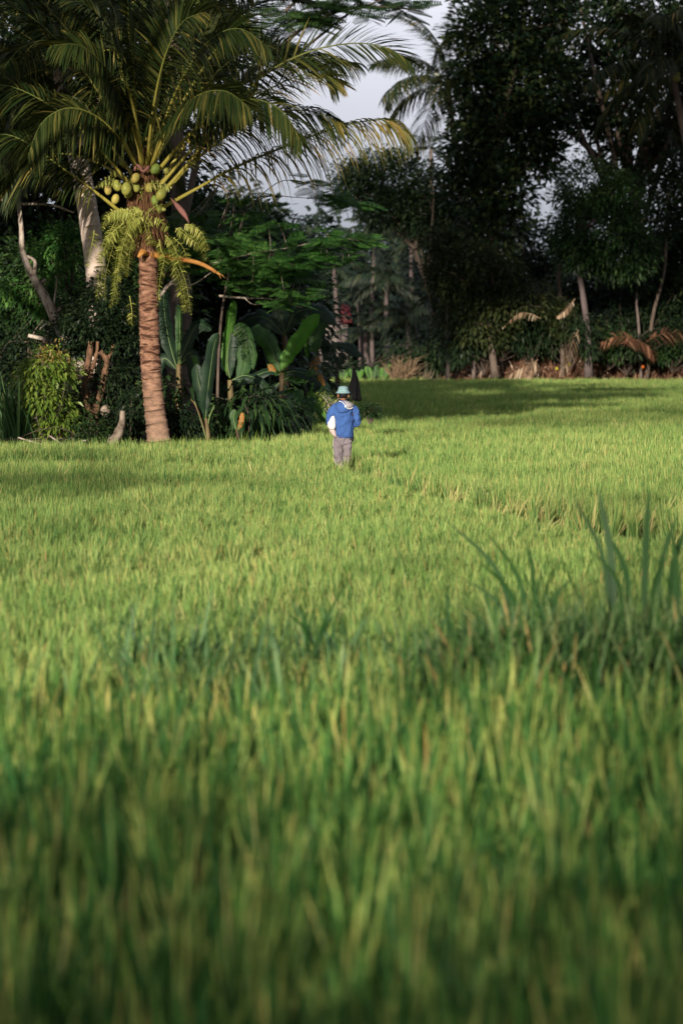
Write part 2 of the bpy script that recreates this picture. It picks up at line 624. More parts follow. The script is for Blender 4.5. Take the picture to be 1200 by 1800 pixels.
terrain('near_bund', M['litter'], bund_h, -9, 9, 13, 16.4, 90, 24, 13)


# ------------------------------------------------------------------ rice fields
def rice_clump(seed, n, h, spread, lean, w, mat):
    rng = R(seed)
    a = rng.uniform(0, 2 * PI, n)
    r = rng.uniform(0, 1, n) ** .6 * .035
    hh = h * rng.uniform(.55, 1.1, n)
    b = rng.normal(0, 1, n) * .25 + a
    sp = spread * rng.uniform(.1, 1, n) * hh
    u = np.linspace(0, 1, 4)
    P = np.zeros((n, 4, 3))
    P[..., 0] = (np.cos(a) * r)[:, None] + (np.cos(b) * sp)[:, None] * u ** 1.8 + lean[0] * hh[:, None] * u ** 1.5
    P[..., 1] = (np.sin(a) * r)[:, None] + (np.sin(b) * sp)[:, None] * u ** 1.8 + lean[1] * hh[:, None] * u ** 1.5
    P[..., 2] = hh[:, None] * (u - .12 * u ** 3 * (sp / hh * 2)[:, None])
    hw = np.array((.7, 1, .8, .06))[None] * (w * .5 * rng.uniform(.7, 1.2, n))[:, None]
    ang = rng.uniform(0, PI, n)
    sd = np.stack([np.cos(ang), np.sin(ang), np.zeros(n)], -1)
    m = MB()
    ribbons(m, P, hw, np.repeat(sd[:, None], 4, 1))
    me = m.mesh('rice_hill', mat, along=True)
    return bpy.data.objects.new('rice_hill', me)     # never linked: only the geometry nodes read it


def scatter(name, pts, rz, scl, tilt, var, protos):
    """one object that instances the prototypes on its points (geometry nodes)"""
    me = bpy.data.meshes.new(name)
    me.vertices.add(len(pts))
    me.vertices.foreach_set('co', np.asarray(pts, np.float32).ravel())
    a = me.attributes.new('rot', 'FLOAT_VECTOR', 'POINT')
    a.data.foreach_set('vector', np.stack([tilt[:, 0], tilt[:, 1], rz], -1).astype(np.float32).ravel())
    a = me.attributes.new('scl', 'FLOAT_VECTOR', 'POINT')
    a.data.foreach_set('vector', np.asarray(scl, np.float32).ravel())
    a = me.attributes.new('var', 'INT', 'POINT')
    a.data.foreach_set('value', np.asarray(var, np.int32))
    o = bpy.data.objects.new(name, me)
    COL.objects.link(o)
    o['kind'] = 'stuff'
    ng = bpy.data.node_groups.new(name + '_scatter', 'GeometryNodeTree')
    ng.interface.new_socket('Geometry', in_out='INPUT', socket_type='NodeSocketGeometry')
    ng.interface.new_socket('Geometry', in_out='OUTPUT', socket_type='NodeSocketGeometry')
    N, L = ng.nodes, ng.links
    gi, go = N.new('NodeGroupInput'), N.new('NodeGroupOutput')
    jn = N.new('GeometryNodeJoinGeometry')
    for p in reversed(protos):
        oi = N.new('GeometryNodeObjectInfo')
        oi.inputs['Object'].default_value = p
        oi.inputs['As Instance'].default_value = True
        L.new(oi.outputs['Geometry'], jn.inputs[0])
    ip = N.new('GeometryNodeInstanceOnPoints')
    ip.inputs['Pick Instance'].default_value = True

    def na(nm, t):
        x = N.new('GeometryNodeInputNamedAttribute')
        x.data_type = t
        x.inputs['Name'].default_value = nm
        return x.outputs[0]
    L.new(gi.outputs[0], ip.inputs['Points'])
    L.new(jn.outputs[0], ip.inputs['Instance'])
    L.new(na('var', 'INT'), ip.inputs['Instance Index'])
    er = N.new('FunctionNodeEulerToRotation')
    L.new(na('rot', 'FLOAT_VECTOR'), er.inputs[0])
    L.new(er.outputs[0], ip.inputs['Rotation'])
    L.new(na('scl', 'FLOAT_VECTOR'), ip.inputs['Scale'])
    L.new(ip.outputs[0], go.inputs[0])
    md = o.modifiers.new('scatter', 'NODES')
    md.node_group = ng
    return o


def jgrid(x0, x1, y0, y1, s, rng, j=.35):
    X, Y = np.meshgrid(np.arange(x0, x1, s), np.arange(y0, y1, s))
    P = np.stack([X.ravel(), Y.ravel()], -1) + rng.uniform(-j, j, (X.size, 2)) * s
    return P


def path_y(x):
    """the line of the low trodden edge that crosses the field"""
    return np.interp(x, [-60, -9, 0.3, 1.0, 2.2, 4.0, 8, 40], [47.5, 46.5, 41.0, 36.6, 30.8, 26.0, 21.5, 14])


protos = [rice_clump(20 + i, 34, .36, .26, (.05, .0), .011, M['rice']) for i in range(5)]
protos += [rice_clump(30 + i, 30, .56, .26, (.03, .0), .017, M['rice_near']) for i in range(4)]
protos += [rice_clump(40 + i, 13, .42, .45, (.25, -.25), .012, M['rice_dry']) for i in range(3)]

rng = R(1)
P = np.concatenate([jgrid(-9, 9, 15.3, 42, .165, rng), jgrid(-18, 18, 42, 70, .2, rng), jgrid(-27, 27, 70, 124.5, .27, rng)])
wmax = .19 * P[:, 1] + 1.2
ok = (np.abs(P[:, 0]) < wmax) & (P[:, 0] > left_edge(P[:, 1]))
dp = P[:, 1] - path_y(P[:, 0])
ok &= (np.abs(dp) > .22) | (rng.uniform(0, 1, len(P)) < .35)
P, dp = P[ok], dp[ok]
n = len(P)
big = np.where(P[:, 1] > 70, 1.35, np.where(P[:, 1] > 42, 1.12, 1.0))
z = np.zeros(n)
far_plot = dp > 0
hn = 1 + .13 * np.sin(P[:, 0] * 1.3 + 2 * np.sin(P[:, 1] * .4)) * np.sin(P[:, 1] * .9) + rng.normal(0, .1, n)
sz = np.where(far_plot, 1.12, .9) * hn * np.where(P[:, 1] > 110, 1.25, 1)
scl = np.stack([big * 1.1, big * 1.1, sz], -1)
var = rng.integers(0, 5, n)
# yellow, lodged plants along the near side of the far plot's edge
edge = (dp > .2) & (dp < .62 + .25 * np.sin(P[:, 0] * 3)) & (P[:, 0] > .2) & (rng.uniform(0, 1, n) < np.interp(P[:, 0], [.2, 3, 5], [.8, .8, .5]))
front = (dp < -.2) & (dp > -3.2) & (P[:, 0] > .2)
scl[front, 2] *= np.interp(-dp[front], [.2, 1.2, 3.2], [.58, .68, 1])
back = (dp > .2) & (dp < 2.5) & (P[:, 0] > 0)
scl[back, 2] *= 1.12
scl[edge, 2] *= .92
var[edge] = rng.integers(9, 12, edge.sum())
stray = rng.uniform(0, 1, n) < .006
var[stray] = rng.integers(9, 12, stray.sum())
rzv = rng.uniform(0, 2 * PI, n)
rzv[edge] = rng.normal(0, .5, edge.sum())
tilt = rng.normal(0, .07, (n, 2))
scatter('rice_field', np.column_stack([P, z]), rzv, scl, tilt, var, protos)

rng = R(2)
P = jgrid(-4.5, 4.5, 3.2, 13.6, .18, rng)
P = P[np.abs(P[:, 0]) < .24 * P[:, 1] + .9]
n = len(P)
hn = 1 + .12 * np.sin(P[:, 0] * 2.3 + P[:, 1]) + rng.normal(0, .16, n)
var = rng.integers(5, 9, n)
st = rng.uniform(0, 1, n) < .008
var[st] = rng.integers(9, 12, st.sum())
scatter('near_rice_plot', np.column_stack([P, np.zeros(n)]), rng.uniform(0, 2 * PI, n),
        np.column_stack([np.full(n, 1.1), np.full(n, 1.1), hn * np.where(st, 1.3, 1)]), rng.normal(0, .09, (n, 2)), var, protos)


# ------------------------------------------------------------------ grass tussocks and weeds
def blades(mb, base, h, spread, width, rng, n_seg=5, bend=1.0):
    """n long blades; base (n,3), h (n,), heading random, arching over"""
    n = len(base)
    a = rng.uniform(0, 2 * PI, n)
    s = spread * rng.uniform(.15, 1, n)
    u = np.linspace(0, 1, n_seg)
    out = (np.sin(s[:, None] * u * bend * 1.6)) * h[:, None] * .55
    up = h[:, None] * (u * (1 - .45 * s[:, None] * u ** 2 * bend))
    P = base[:, None] + np.stack([np.cos(a)[:, None] * out, np.sin(a)[:, None] * out, up], -1)
    hw = np.interp(u, [0, .25, .7, 1], [.6, 1, .75, .04])[None] * (width * .5 * rng.uniform(.6, 1.2, n))[:, None]
    b = a + PI / 2 + rng.normal(0, .5, n)
    sd = np.stack([np.cos(b), np.sin(b), rng.normal(0, .2, n)], -1)
    ribbons(mb, P, hw, np.repeat(nrm(sd)[:, None], n_seg, 1))
    return mb


def tussock(label, x, y, z, n, h, r, width, seed, spread=.9, group=None, mat='weed', cat='grass clump', name='grass_tussock'):
    rng = R(seed)
    t = thing(name, label, cat, (x, y, z), group)
    m = MB()
    base = np.column_stack([x + rng.normal(0, r, n), y + rng.normal(0, r * .7, n), np.full(n, z - .02)])
    blades(m, base, h * rng.uniform(.45, 1.05, n), spread, width, rng)
    o = m.obj('blades', M[mat], t, along=True)
    if n > 60:
        o['kind'] = 'stuff'
    return t, m


# tall blurred blades in the right foreground, one part each
def tall_tussock(label, cx, cy, tips, seed, n_low=90):
    base = W(cx, cy, 16.2)
    t = thing('tall_grass_tussock', label, 'grass clump', (base[0], base[1], 0.12), 'tall grass tussocks on the near bund')
    rng = R(seed)
    for (bx, by, tx, ty, w) in tips:
        B = W(bx, by, 16.2)
        T = W(tx, ty, 16.2 + rng.uniform(-.2, .2))
        mid = (B + T) / 2 + np.array(((T[0] - B[0]) * -.25, 0, .06))
        C = spline([B, mid, T], 9)
        hw = np.interp(np.linspace(0, 1, 9), [0, .3, .8, 1], [.5, 1, .8, .05]) * w * .52
        ang = rng.uniform(-.5, .5)
        sd = np.tile((math.cos(ang), math.sin(ang), 0), (9, 1))
        m = MB()
        ribbons(m, C[None], hw[None], sd[None])
        m.obj('blade', M['tall_weed'], t, along=True)
    for k in range(22 if n_low > 100 else 3):
        bx_ = base[0] + rng.normal(0, .2)
        a_ = rng.normal(0, .38)
        H_ = rng.uniform(.45, .95)
        C = spline([(bx_, base[1], .1), (bx_ + a_ * H_ * .4, base[1] + rng.normal(0, .1), H_ * .6), (bx_ + a_ * H_ * 1.15, base[1] + rng.normal(0, .15), H_ * rng.uniform(.8, 1.05))], 8)
        hw = np.interp(np.linspace(0, 1, 8), [0, .3, .8, 1], [.5, 1, .8, .05]) * rng.uniform(.008, .014)
        m = MB()
        ribbons(m, C[None], hw[None], np.tile((math.cos(a_), math.sin(a_), 0), (8, 1))[None])
        m.obj('blade', M['tall_weed'], t, along=True)
    m = MB()
    b = np.column_stack([base[0] + rng.normal(0, .28 if n_low < 100 else .42, n_low), base[1] + rng.normal(0, .2, n_low), np.full(n_low, .1)])
    blades(m, b, rng.uniform(.3, .75, n_low), .8, .022, rng)
    m.obj('short_blades', M['weed'], t, along=True, kind='stuff')


tall_tussock('dark arching tussock whose two tallest blades stand upright at the right edge', 1120, 1110,
             [(1080, 1110, 1050, 858, .055), (1130, 1110, 1140, 856, .05), (1075, 1110, 1005, 870, .035), (1110, 1100, 1062, 930, .045),
              (1150, 1120, 1190, 900, .04), (1170, 1120, 1230, 880, .05), (1100, 1110, 1030, 960, .03), (1140, 1120, 1165, 980, .035), (1190, 1130, 1180, 930, .04)], 51, 300)
tall_tussock('looser tussock of arching blades left of the tallest grass on the bund', 925, 1130,
             [(905, 1130, 780, 910, .04), (930, 1130, 850, 930, .04), (940, 1120, 925, 945, .035), (915, 1130, 840, 985, .045), (950, 1120, 985, 980, .03),
              (900, 1140, 800, 1010, .035), (960, 1130, 1010, 1010, .035), (930, 1130, 890, 980, .03)], 52, 260)
tall_tussock('low dark tussock in the middle of the near bund', 545, 1165,
             [(545, 1165, 500, 1075, .03), (560, 1165, 590, 1080, .03), (540, 1165, 530, 1065, .028), (575, 1165, 610, 1100, .03)], 53, 70)
tall_tussock('small tussock at the left end of the near bund', 300, 1185,
             [(300, 1185, 270, 1120, .03), (310, 1185, 330, 1115, .03), (290, 1185, 240, 1140, .03)], 54, 70)

# weeds over the whole bund
rng = R(55)
n = 9500
bx = rng.uniform(-4.2, 4.6, n)
keep = rng.uniform(0, 1, n) < np.interp(bx, [-4, -1.6, -1.1, -.1, .3, .9, 4.6], [.01, .02, .10, .09, .03, 1, 1])
bx = bx[keep]
n = len(bx)
by = 14.7 + rng.normal(0, .35, n)
m = MB()
blades(m, np.column_stack([bx, by, np.full(n, .12)]), rng.uniform(.3, .95, n) * np.interp(bx, [-4, .4, .9, 4], [.72, .68, .95, 1.05]), 1.0, .028, rng)
m.obj('bund_weeds', leafmat('bund_weed_blades', [(0, (.022, .075, .018)), (.55, (.085, .165, .045)), (.9, (.24, .31, .13)), (1, (.4, .25, .1))], .55, .25, (.6, .75, .7), 1.6, False, GREEN_AL), along=True, kind='stuff')

# weedy grass fringe along the left bank
rng = R(56)
n = 9000
bx = rng.uniform(-12, -1.2, n)
by = 49.75 + np.abs(rng.normal(0, .5, n))
m = MB()
blades(m, np.column_stack([bx, by, np.full(n, .02)]), rng.uniform(.1, .34, n) * np.interp(bx, [-12, -5.2, -3.4, -2.4, -1.2], [.9, .8, 1.2, 1.6, 1.0]), 1.0, .014, rng)
m.obj('bank_grass', leafmat('bank_grass_blades', [(0, (.08, .16, .035)), (.6, (.13, .23, .05)), (1, (.24, .30, .08))], .5, .3, (.7, .8, .7), 1.2), kind='stuff')
for i, (px, py, lab, h, sp) in enumerate([(440, 775, 'sunlit fine-bladed grass clump right of the orange-stemmed banana plant', .55, 1.0),
                                          (400, 782, 'lower grass clump spilling onto the rice beside the orange-stemmed banana plant', .4, 1.1),
                                          (320, 785, 'green grass clump just right of the ringed palm trunk', .45, .9)]):
    p = W(px, py, 50.2)
    tussock(lab, p[0], p[1], .1, 150, h, .32, .018, 60 + i, sp, 'grass clumps at the foot of the left bank', 'leaf_bright')


# ------------------------------------------------------------------ palms
def frond(C, L_leaf, n_pairs, hang, rng, up=(0, 0, 1), petiole=.18, rw=.03, lw=.02, vee=.15, fwd=.75, gaps=0.0, k=4):
    up = nrm(np.asarray(up, float))
    """C control points of the midrib; returns rachis builder, leaflet builder"""
    C = spline(C, 40)
    T = tangents(C)
    rb = MB()
    tube(rb, C[::2], np.interp(np.linspace(0, 1, 20), [0, .15, .5, 1], [1.5, 1, .6, .15]) * rw, 5)
    u = np.linspace(petiole, .995, n_pairs)
    u = np.clip(u + rng.normal(0, .3 / n_pairs, n_pairs), 0, 1)
    lb = MB()
    for sgn in (-1, 1):
        if gaps:
            uu = u[rng.uniform(0, 1, n_pairs) > gaps]
        else:
            uu = u
        n = len(uu)
        x = uu * 39
        i = np.minimum(x.astype(int), 38)
        f = (x - i)[:, None]
        B = C[i] * (1 - f) + C[i + 1] * f
        t = T[i]
        side = nrm(np.cross(t, np.asarray(up, float)[None])) * sgn
        upv = nrm(np.cross(side * sgn, t))
        q = (uu - petiole) / (1 - petiole)
        Ln = L_leaf * np.interp(q, [0, .12, .4, .75, 1], [.55, .85, 1, .75, .3]) * rng.uniform(.85, 1.1, n)
        fw = np.interp(q, [0, .6, 1], [fwd * .6, fwd, fwd * 2.2])
        dirv = nrm(side + t * fw[:, None] + upv * vee + rng.normal(0, .07, (n, 3)))
        s = np.linspace(0, 1, k)
        hg = hang * rng.uniform(.75, 1.25, n)
        P = B[:, None] + dirv[:, None] * (s[None, :, None] * Ln[:, None, None] * (1 - .35 * np.clip(hg, 0, 1.3)[:, None, None] * s[None, :, None]))
        P[..., 2] -= (hg * Ln)[:, None] * (s ** 1.7)[None]
        hw = np.interp(s, [0, .2, .6, 1], [.5, 1, .8, .06])[None] * lw * rng.uniform(.8, 1.15, n)[:, None]
        sd = nrm(np.cross(dirv, side * .3 + np.array((0, 0, 1.0)) + rng.normal(0, .25, (n, 3))))
        ribbons(lb, P, hw, np.repeat(sd[:, None], k, 1))
    return rb, lb


def ringed_trunk(mb, C, rr, rng, ring=.09, amp=.035, sides=20):
    """trunk whose leaf scars stand out as uneven rings"""
    C = np.asarray(C)
    seg = np.linalg.norm(np.diff(C, axis=0), axis=1)
    L = seg.sum()
    s = np.concatenate([[0], np.cumsum(seg)])
    pos, zz = [], 0
    while zz < L:
        st = ring * rng.uniform(.7, 1.35)
        pos += [(zz, 1 + amp), (zz + st * .12, 1 + amp * .9), (zz + st * .22, 1 - amp * .5), (zz + st * .85, 1 - amp * .1)]
        zz += st
    pos = [p for p in pos if p[0] < L]
    u = np.array([p[0] for p in pos])
    k = np.array([p[1] for p in pos])
    P = np.stack([np.interp(u, s, C[:, i]) for i in range(3)], -1)
    r = np.interp(u, s, rr)
    T = nrm(np.stack([np.interp(u, s, tangents(C)[:, i]) for i in range(3)], -1))
    X = nrm(np.cross(T, (0, 1.0, 0)))
    Y = np.cross(T, X)
    a = np.linspace(0, 2 * PI, sides, endpoint=False)
    ph = rng.uniform(0, 2 * PI, len(u) // 4 + 2)
    rings = []
    for i in range(len(u)):
        wob = .018 * np.sin(a * 2 + ph[i // 4]) + .01 * np.sin(a * 5 + ph[i // 4] * 3)
        tl = .02 * np.sin(a + ph[i // 4])
        rad_ = r[i] * (k[i] + wob)
        rings.append(P[i] + rad_[:, None] * (np.cos(a)[:, None] * X[i] + np.sin(a)[:, None] * Y[i]) + T[i] * tl[:, None])
    loft(mb, rings)
    return mb


def px_path(pts, d):
    """pts (px,py[,dd])"""
    return np.array([W(p[0], p[1], d + (p[2] if len(p) > 2 else 0)) for p in pts])


# ---- the main coconut palm
D1 = 50.4
base = W(281, 800, D1)
palm = thing('coconut_palm', 'young coconut palm with ringed reddish trunk, green nuts and hanging ferns at the field edge', 'palm', (base[0], base[1], 0))
rng = R(70)
C = spline(px_path([(284, 812), (279, 770), (270, 700), (264, 620), (262, 540), (261, 470), (260, 425), (258, 390)], D1), 60)
rr = np.interp(np.linspace(0, 1, 60), [0, .05, .12, .25, .5, .8, 1], [.37, .31, .25, .215, .205, .19, .19])
m = MB()
ringed_trunk(m, C, rr, rng, .15, .06)


def palmbark(name, cols):
    m_, N, L = mat_new(name)
    out = N.new('ShaderNodeOutputMaterial')
    geo = N.new('ShaderNodeNewGeometry')
    mp = N.new('ShaderNodeMapping')
    mp.inputs['Scale'].default_value = (3, 3, 7)
    L.new(geo.outputs['Position'], mp.inputs[0])
    nz = N.new('ShaderNodeTexNoise')
    nz.inputs['Scale'].default_value = 1.9
    nz.inputs['Detail'].default_value = 8
    nz.inputs['Roughness'].default_value = .7
    L.new(mp.outputs[0], nz.inputs['Vector'])
    r = ramp_node(N, cols)
    L.new(nz.outputs['Fac'], r.inputs[0])
    # greyer and paler towards the foot: old weathered bark
    sp_ = N.new('ShaderNodeSeparateXYZ')
    L.new(geo.outputs['Position'], sp_.inputs[0])
    mr = N.new('ShaderNodeMapRange')
    mr.inputs['From Min'].default_value = .3
    mr.inputs['From Max'].default_value = 2.2
    L.new(sp_.outputs['Z'], mr.inputs['Value'])
    hs = N.new('ShaderNodeMix')
    hs.data_type = 'RGBA'
    hs.inputs['A'].default_value = (.25, .175, .125, 1)
    L.new(r.outputs[0], hs.inputs['B'])
    mx2 = N.new('ShaderNodeMath')
    mx2.operation = 'MULTIPLY_ADD'
    mx2.inputs[1].default_value = .55
    mx2.inputs[2].default_value = .45
    L.new(mr.outputs[0], mx2.inputs[0])
    L.new(mx2.outputs[0], hs.inputs['Factor'])
    p = N.new('ShaderNodeBsdfPrincipled')
    p.inputs['Roughness'].default_value = .85
    p.inputs['Specular IOR Level'].default_value = .2
    L.new(hs.outputs['Result'], p.inputs['Base Color'])
    b = N.new('ShaderNodeBump')
    b.inputs['Strength'].default_value = .5
    b.inputs['Distance'].default_value = .02
    L.new(nz.outputs['Fac'], b.inputs['Height'])
    L.new(b.outputs[0], p.inputs['Normal'])
    L.new(p.outputs[0], out.inputs[0])
    return m_


M['palm_bark'] = palmbark('ringed_palm_bark', [(.34, (.03, .014, .009)), (.45, (.12, .056, .034)), (.56, (.22, .115, .072)), (.75, (.33, .20, .14))])
m.obj('trunk', M['palm_bark'], palm, smooth=False)
scar_mat = plain('leaf_scar', (.045, .02, .012), .95, .4, 30)
Ls = np.concatenate([[0], np.cumsum(np.linalg.norm(np.diff(C, axis=0), axis=1))])
zz = .25
while zz < Ls[-1] - .15:
    f_ = zz / Ls[-1]
    strong = np.interp(f_, [0, .35, .5, 1], [.45, .55, 1, .9])
    for q in range(2):
        if rng.uniform() > strong:
            continue
        a0 = rng.uniform(-PI, -.25)
        a1 = a0 + rng.uniform(.7, 1.7)
        aa = np.linspace(a0, a1, 9)
        hh = np.sin(np.linspace(.12, PI - .12, 9)) * rng.uniform(.015, .045) * (.1 + .9 * strong)
        cz = zz + .03 * np.sin(aa * 2 + zz * 5)
        cen = np.stack([np.interp(cz, Ls, C[:, i]) for i in range(3)], -1)
        r0_ = np.interp(cz / Ls[-1], np.linspace(0, 1, 60), rr) * 1.065
        Pm = cen + r0_[:, None] * np.stack([np.cos(aa), np.sin(aa), np.zeros(9)], -1)
        sc_ = MB()
        ribbons(sc_, Pm[None], hh[None], np.tile((0, 0, 1.0), (1, 9, 1)))
        sc_.obj('leaf_scar', scar_mat, palm)
    zz += rng.uniform(.13, .21)

# fibrous crown shaft with old leaf bases
m = MB()
C = spline(px_path([(259, 425), (258, 400), (257, 370), (256, 335), (256, 300), (256, 260)], D1), 14)
tube(m, C, np.interp(np.linspace(0, 1, 14), [0, .15, .4, .7, 1], [.19, .30, .36, .26, .12]), 12, jitter=.09, rng=rng)
n = 700
zt = rng.uniform(0, .9, n)
cen = np.stack([np.interp(zt, np.linspace(0, 1, 14), C[:, i]) for i in range(3)], -1)
an = rng.uniform(0, 2 * PI, n)
dv = np.stack([np.cos(an), np.sin(an), np.zeros(n)], -1)
rr_ = np.interp(zt, [0, .15, .4, .7, 1], [.17, .27, .33, .24, .11])
leaves(m, cen + dv * rr_[:, None], dv * .5 + np.array((0, 0, -1)), .3, rng, .12, .3)
m.obj('crown_fibre', M['fiber'], palm)

CC = W(256, 335, D1)


def main_frond(pts, LL, hang, mat='palm_leaf', rmat='rachis', n=112, seed=0, depth=None, up=(0, 0, 1), rw=.035, pet=.18, vee=.15, gaps=.03, fwd=.85, parent=None, lw=.024):
    r_ = R(seed)
    C = px_path(pts, D1)
    up = (r_.uniform(-.4, .4), r_.uniform(-1.1, -.3), .8)
    rb, lb = frond(C, LL * 1.2, n, hang * .52, r_, up, pet, rw, lw, vee, fwd, gaps, 5)
    f = rb.obj('frond', M[rmat], parent or palm, smooth=True, along=True)
    lb.obj('leaflets', M[mat], f, kind='stuff')
    return f


# (points px,py,depth offset ; leaflet length ; hang ; material)
FR = [
    ([(275, 335), (300, 305, -.1), (345, 255, -.3), (400, 212, -.5), (460, 165, -.7), (520, 135, -.8), (565, 130, -.9), (600, 148, -1.0)], .95, .45, 'palm_leaf_sunlit', .2),
    ([(280, 345), (320, 300, -.2), (390, 215, -.5), (460, 135, -.8), (540, 92, -1.0), (620, 76, -1.1), (680, 84, -1.2), (718, 108, -1.3)], 1.0, .42, 'palm_leaf', .25),
    ([(285, 365), (340, 335, .3), (410, 296, .6), (490, 262, .8), (560, 235, .9), (630, 215, 1.0), (685, 212, 1.0), (718, 236, 1.0)], 1.0, 1.5, 'palm_leaf_sunlit', .22),
    ([(280, 350), (335, 290, .2), (405, 235, .3), (480, 200, .4), (545, 195, .5), (600, 215, .5)], 1.0, 1.2, 'palm_leaf', .22),
    ([(276, 335), (325, 255), (395, 175, -.2), (470, 120, -.3), (550, 100, -.4), (630, 112, -.5)], 1.0, 1.0, 'palm_leaf', .22),
    ([(262, 320), (268, 240, -.3), (282, 150, -.4), (292, 60, -.5), (330, -60, -.5), (380, -120, -.6)], 1.05, .25, 'palm_leaf', .2),
    ([(252, 300), (244, 240, .2), (228, 160, .3), (205, 70, .3), (160, -30, .3), (100, -90, .2)], 1.0, .3, 'palm_leaf', .2),
    ([(235, 330), (195, 285, -.4), (140, 225, -.7), (80, 180, -.9), (10, 150, -1.1), (-60, 160, -1.3)], 1.0, .8, 'palm_leaf', .22),
    ([(222, 380), (165, 335, -.6), (105, 292, -.9), (50, 252, -1.1), (0, 236, -1.2), (-60, 260, -1.4)], .9, .95, 'palm_leaf', .2),
    ([(245, 310), (215, 240, -.5), (165, 150, -.9), (110, 80, -1.2), (40, 20, -1.4), (-40, 0, -1.6)], 1.0, .65, 'palm_leaf', .2),
    ([(265, 300), (310, 200, .3), (370, 100, .6), (430, 30, .8), (490, -40, 1.0), (560, -80, 1.1)], 1.05, .35, 'palm_leaf', .2),
    ([(262, 310), (300, 230, 1.0), (350, 160, 1.8), (420, 110, 2.3), (490, 90, 2.6), (550, 110, 2.8)], .95, .6, 'palm_leaf', .2),
    ([(250, 300), (240, 220, -1.0), (235, 130, -1.8), (228, 50, -2.3), (222, -20, -2.7), (215, -60, -3.0)], .95, .4, 'palm_leaf', .2),
    ([(262, 300), (290, 210, -1.0), (325, 130, -1.8), (370, 70, -2.4), (420, 50, -2.8), (470, 80, -3.0)], .95, .6, 'palm_leaf', .2),
    ([(255, 295), (258, 200, .8), (262, 90, 1.0), (280, -20, 1.2), (300, -120, 1.4)], 1.05, .3, 'palm_leaf', .18),
    ([(240, 315), (190, 250, .6), (130, 190, 1.2), (60, 150, 1.7), (-20, 150, 2.1), (-80, 190, 2.4)], 1.0, .8, 'palm_leaf', .2),
    ([(248, 300), (200, 190, .8), (140, 80, 1.3), (60, -10, 1.6), (-20, -60, 1.8)], 1.0, .5, 'palm_leaf', .2),
    ([(270, 310), (330, 240, -.8), (390, 190, -1.4), (450, 175, -1.9), (500, 200, -2.2), (530, 250, -2.4)], .9, .85, 'palm_leaf', .22),
    ([(258, 300), (290, 180, .4), (340, 60, .8), (400, -40, 1.0), (470, -110, 1.2)], 1.0, .35, 'palm_leaf', .2),
    ([(245, 305), (205, 210, 1.4), (170, 130, 2.2), (140, 90, 3.0), (110, 90, 3.5)], .95, .7, 'palm_leaf', .2),
    ([(256, 300), (225, 200, -1.2), (185, 120, -2.2), (140, 80, -3.0), (90, 80, -3.5)], .95, .7, 'palm_leaf', .2),
    ([(250, 310), (215, 250, -.8), (170, 205, -1.4), (120, 190, -1.9), (75, 215, -2.3), (50, 270, -2.5)], 1.0, .9, 'palm_leaf', .2),
    ([(262, 300), (300, 220, -1.4), (345, 170, -2.3), (395, 160, -2.9), (440, 190, -3.3)], 1.0, .8, 'palm_leaf', .2),
    ([(258, 300), (270, 190, -1.6), (290, 100, -2.4), (320, 40, -3.0), (360, 20, -3.4)], 1.05, .5, 'palm_leaf', .2),
    ([(254, 300), (235, 190, -1.6), (205, 90, -2.4), (165, 20, -3.0), (110, -10, -3.4)], 1.05, .5, 'palm_leaf', .2),
    ([(255, 300), (262, 170, .5), (250, 50, 1.2), (230, -60, 1.8), (200, -110, 2)], 1.05, .4, 'palm_leaf', .2),
    ([(262, 300), (320, 150, 1.0), (390, 50, 1.9), (470, 0, 2.6), (540, 0, 3.0)], 1.0, .5, 'palm_leaf', .2),
    ([(240, 330), (180, 290, .8), (110, 270, 1.6), (50, 290, 2.2), (10, 340, 2.5)], 1.0, .9, 'palm_leaf', .2),
    ([(262, 300), (330, 190, .9), (400, 110, 1.7), (480, 80, 2.4), (550, 100, 2.8), (590, 150, 3.0)], 1.0, .6, 'palm_leaf', .22),
]
for i, (pts, LL, hang, mt, pet) in enumerate(FR):
    main_frond(pts, LL, hang, mt, seed=100 + i, pet=pet)
# broken orange petiole sticking out under the crown
o = MB()
tube(o, spline(px_path([(268, 447), (300, 453, -.2), (345, 461, -.4), (370, 472, -.5), (380, 479, -.5)], D1 - .15), 14), np.interp(np.linspace(0, 1, 14), [0, .4, 1], [.075, .05, .035]), 8)
for k, (ex, ey) in enumerate(((396, 489), (393, 484), (388, 490))):
    tube(o, spline(px_path([(374, 474 + k, -.5), (385, 480 + k * 1.5, -.5), (ex, ey, -.55)], D1 - .15), 5), [.018, .014, .004][0:1] * 2 + [.012, .008, .003], 4)
f = o.obj('dead_petiole', M['rachis_orange'], palm, smooth=True)
f['label'] = 'broken orange leaf stalk with split end'
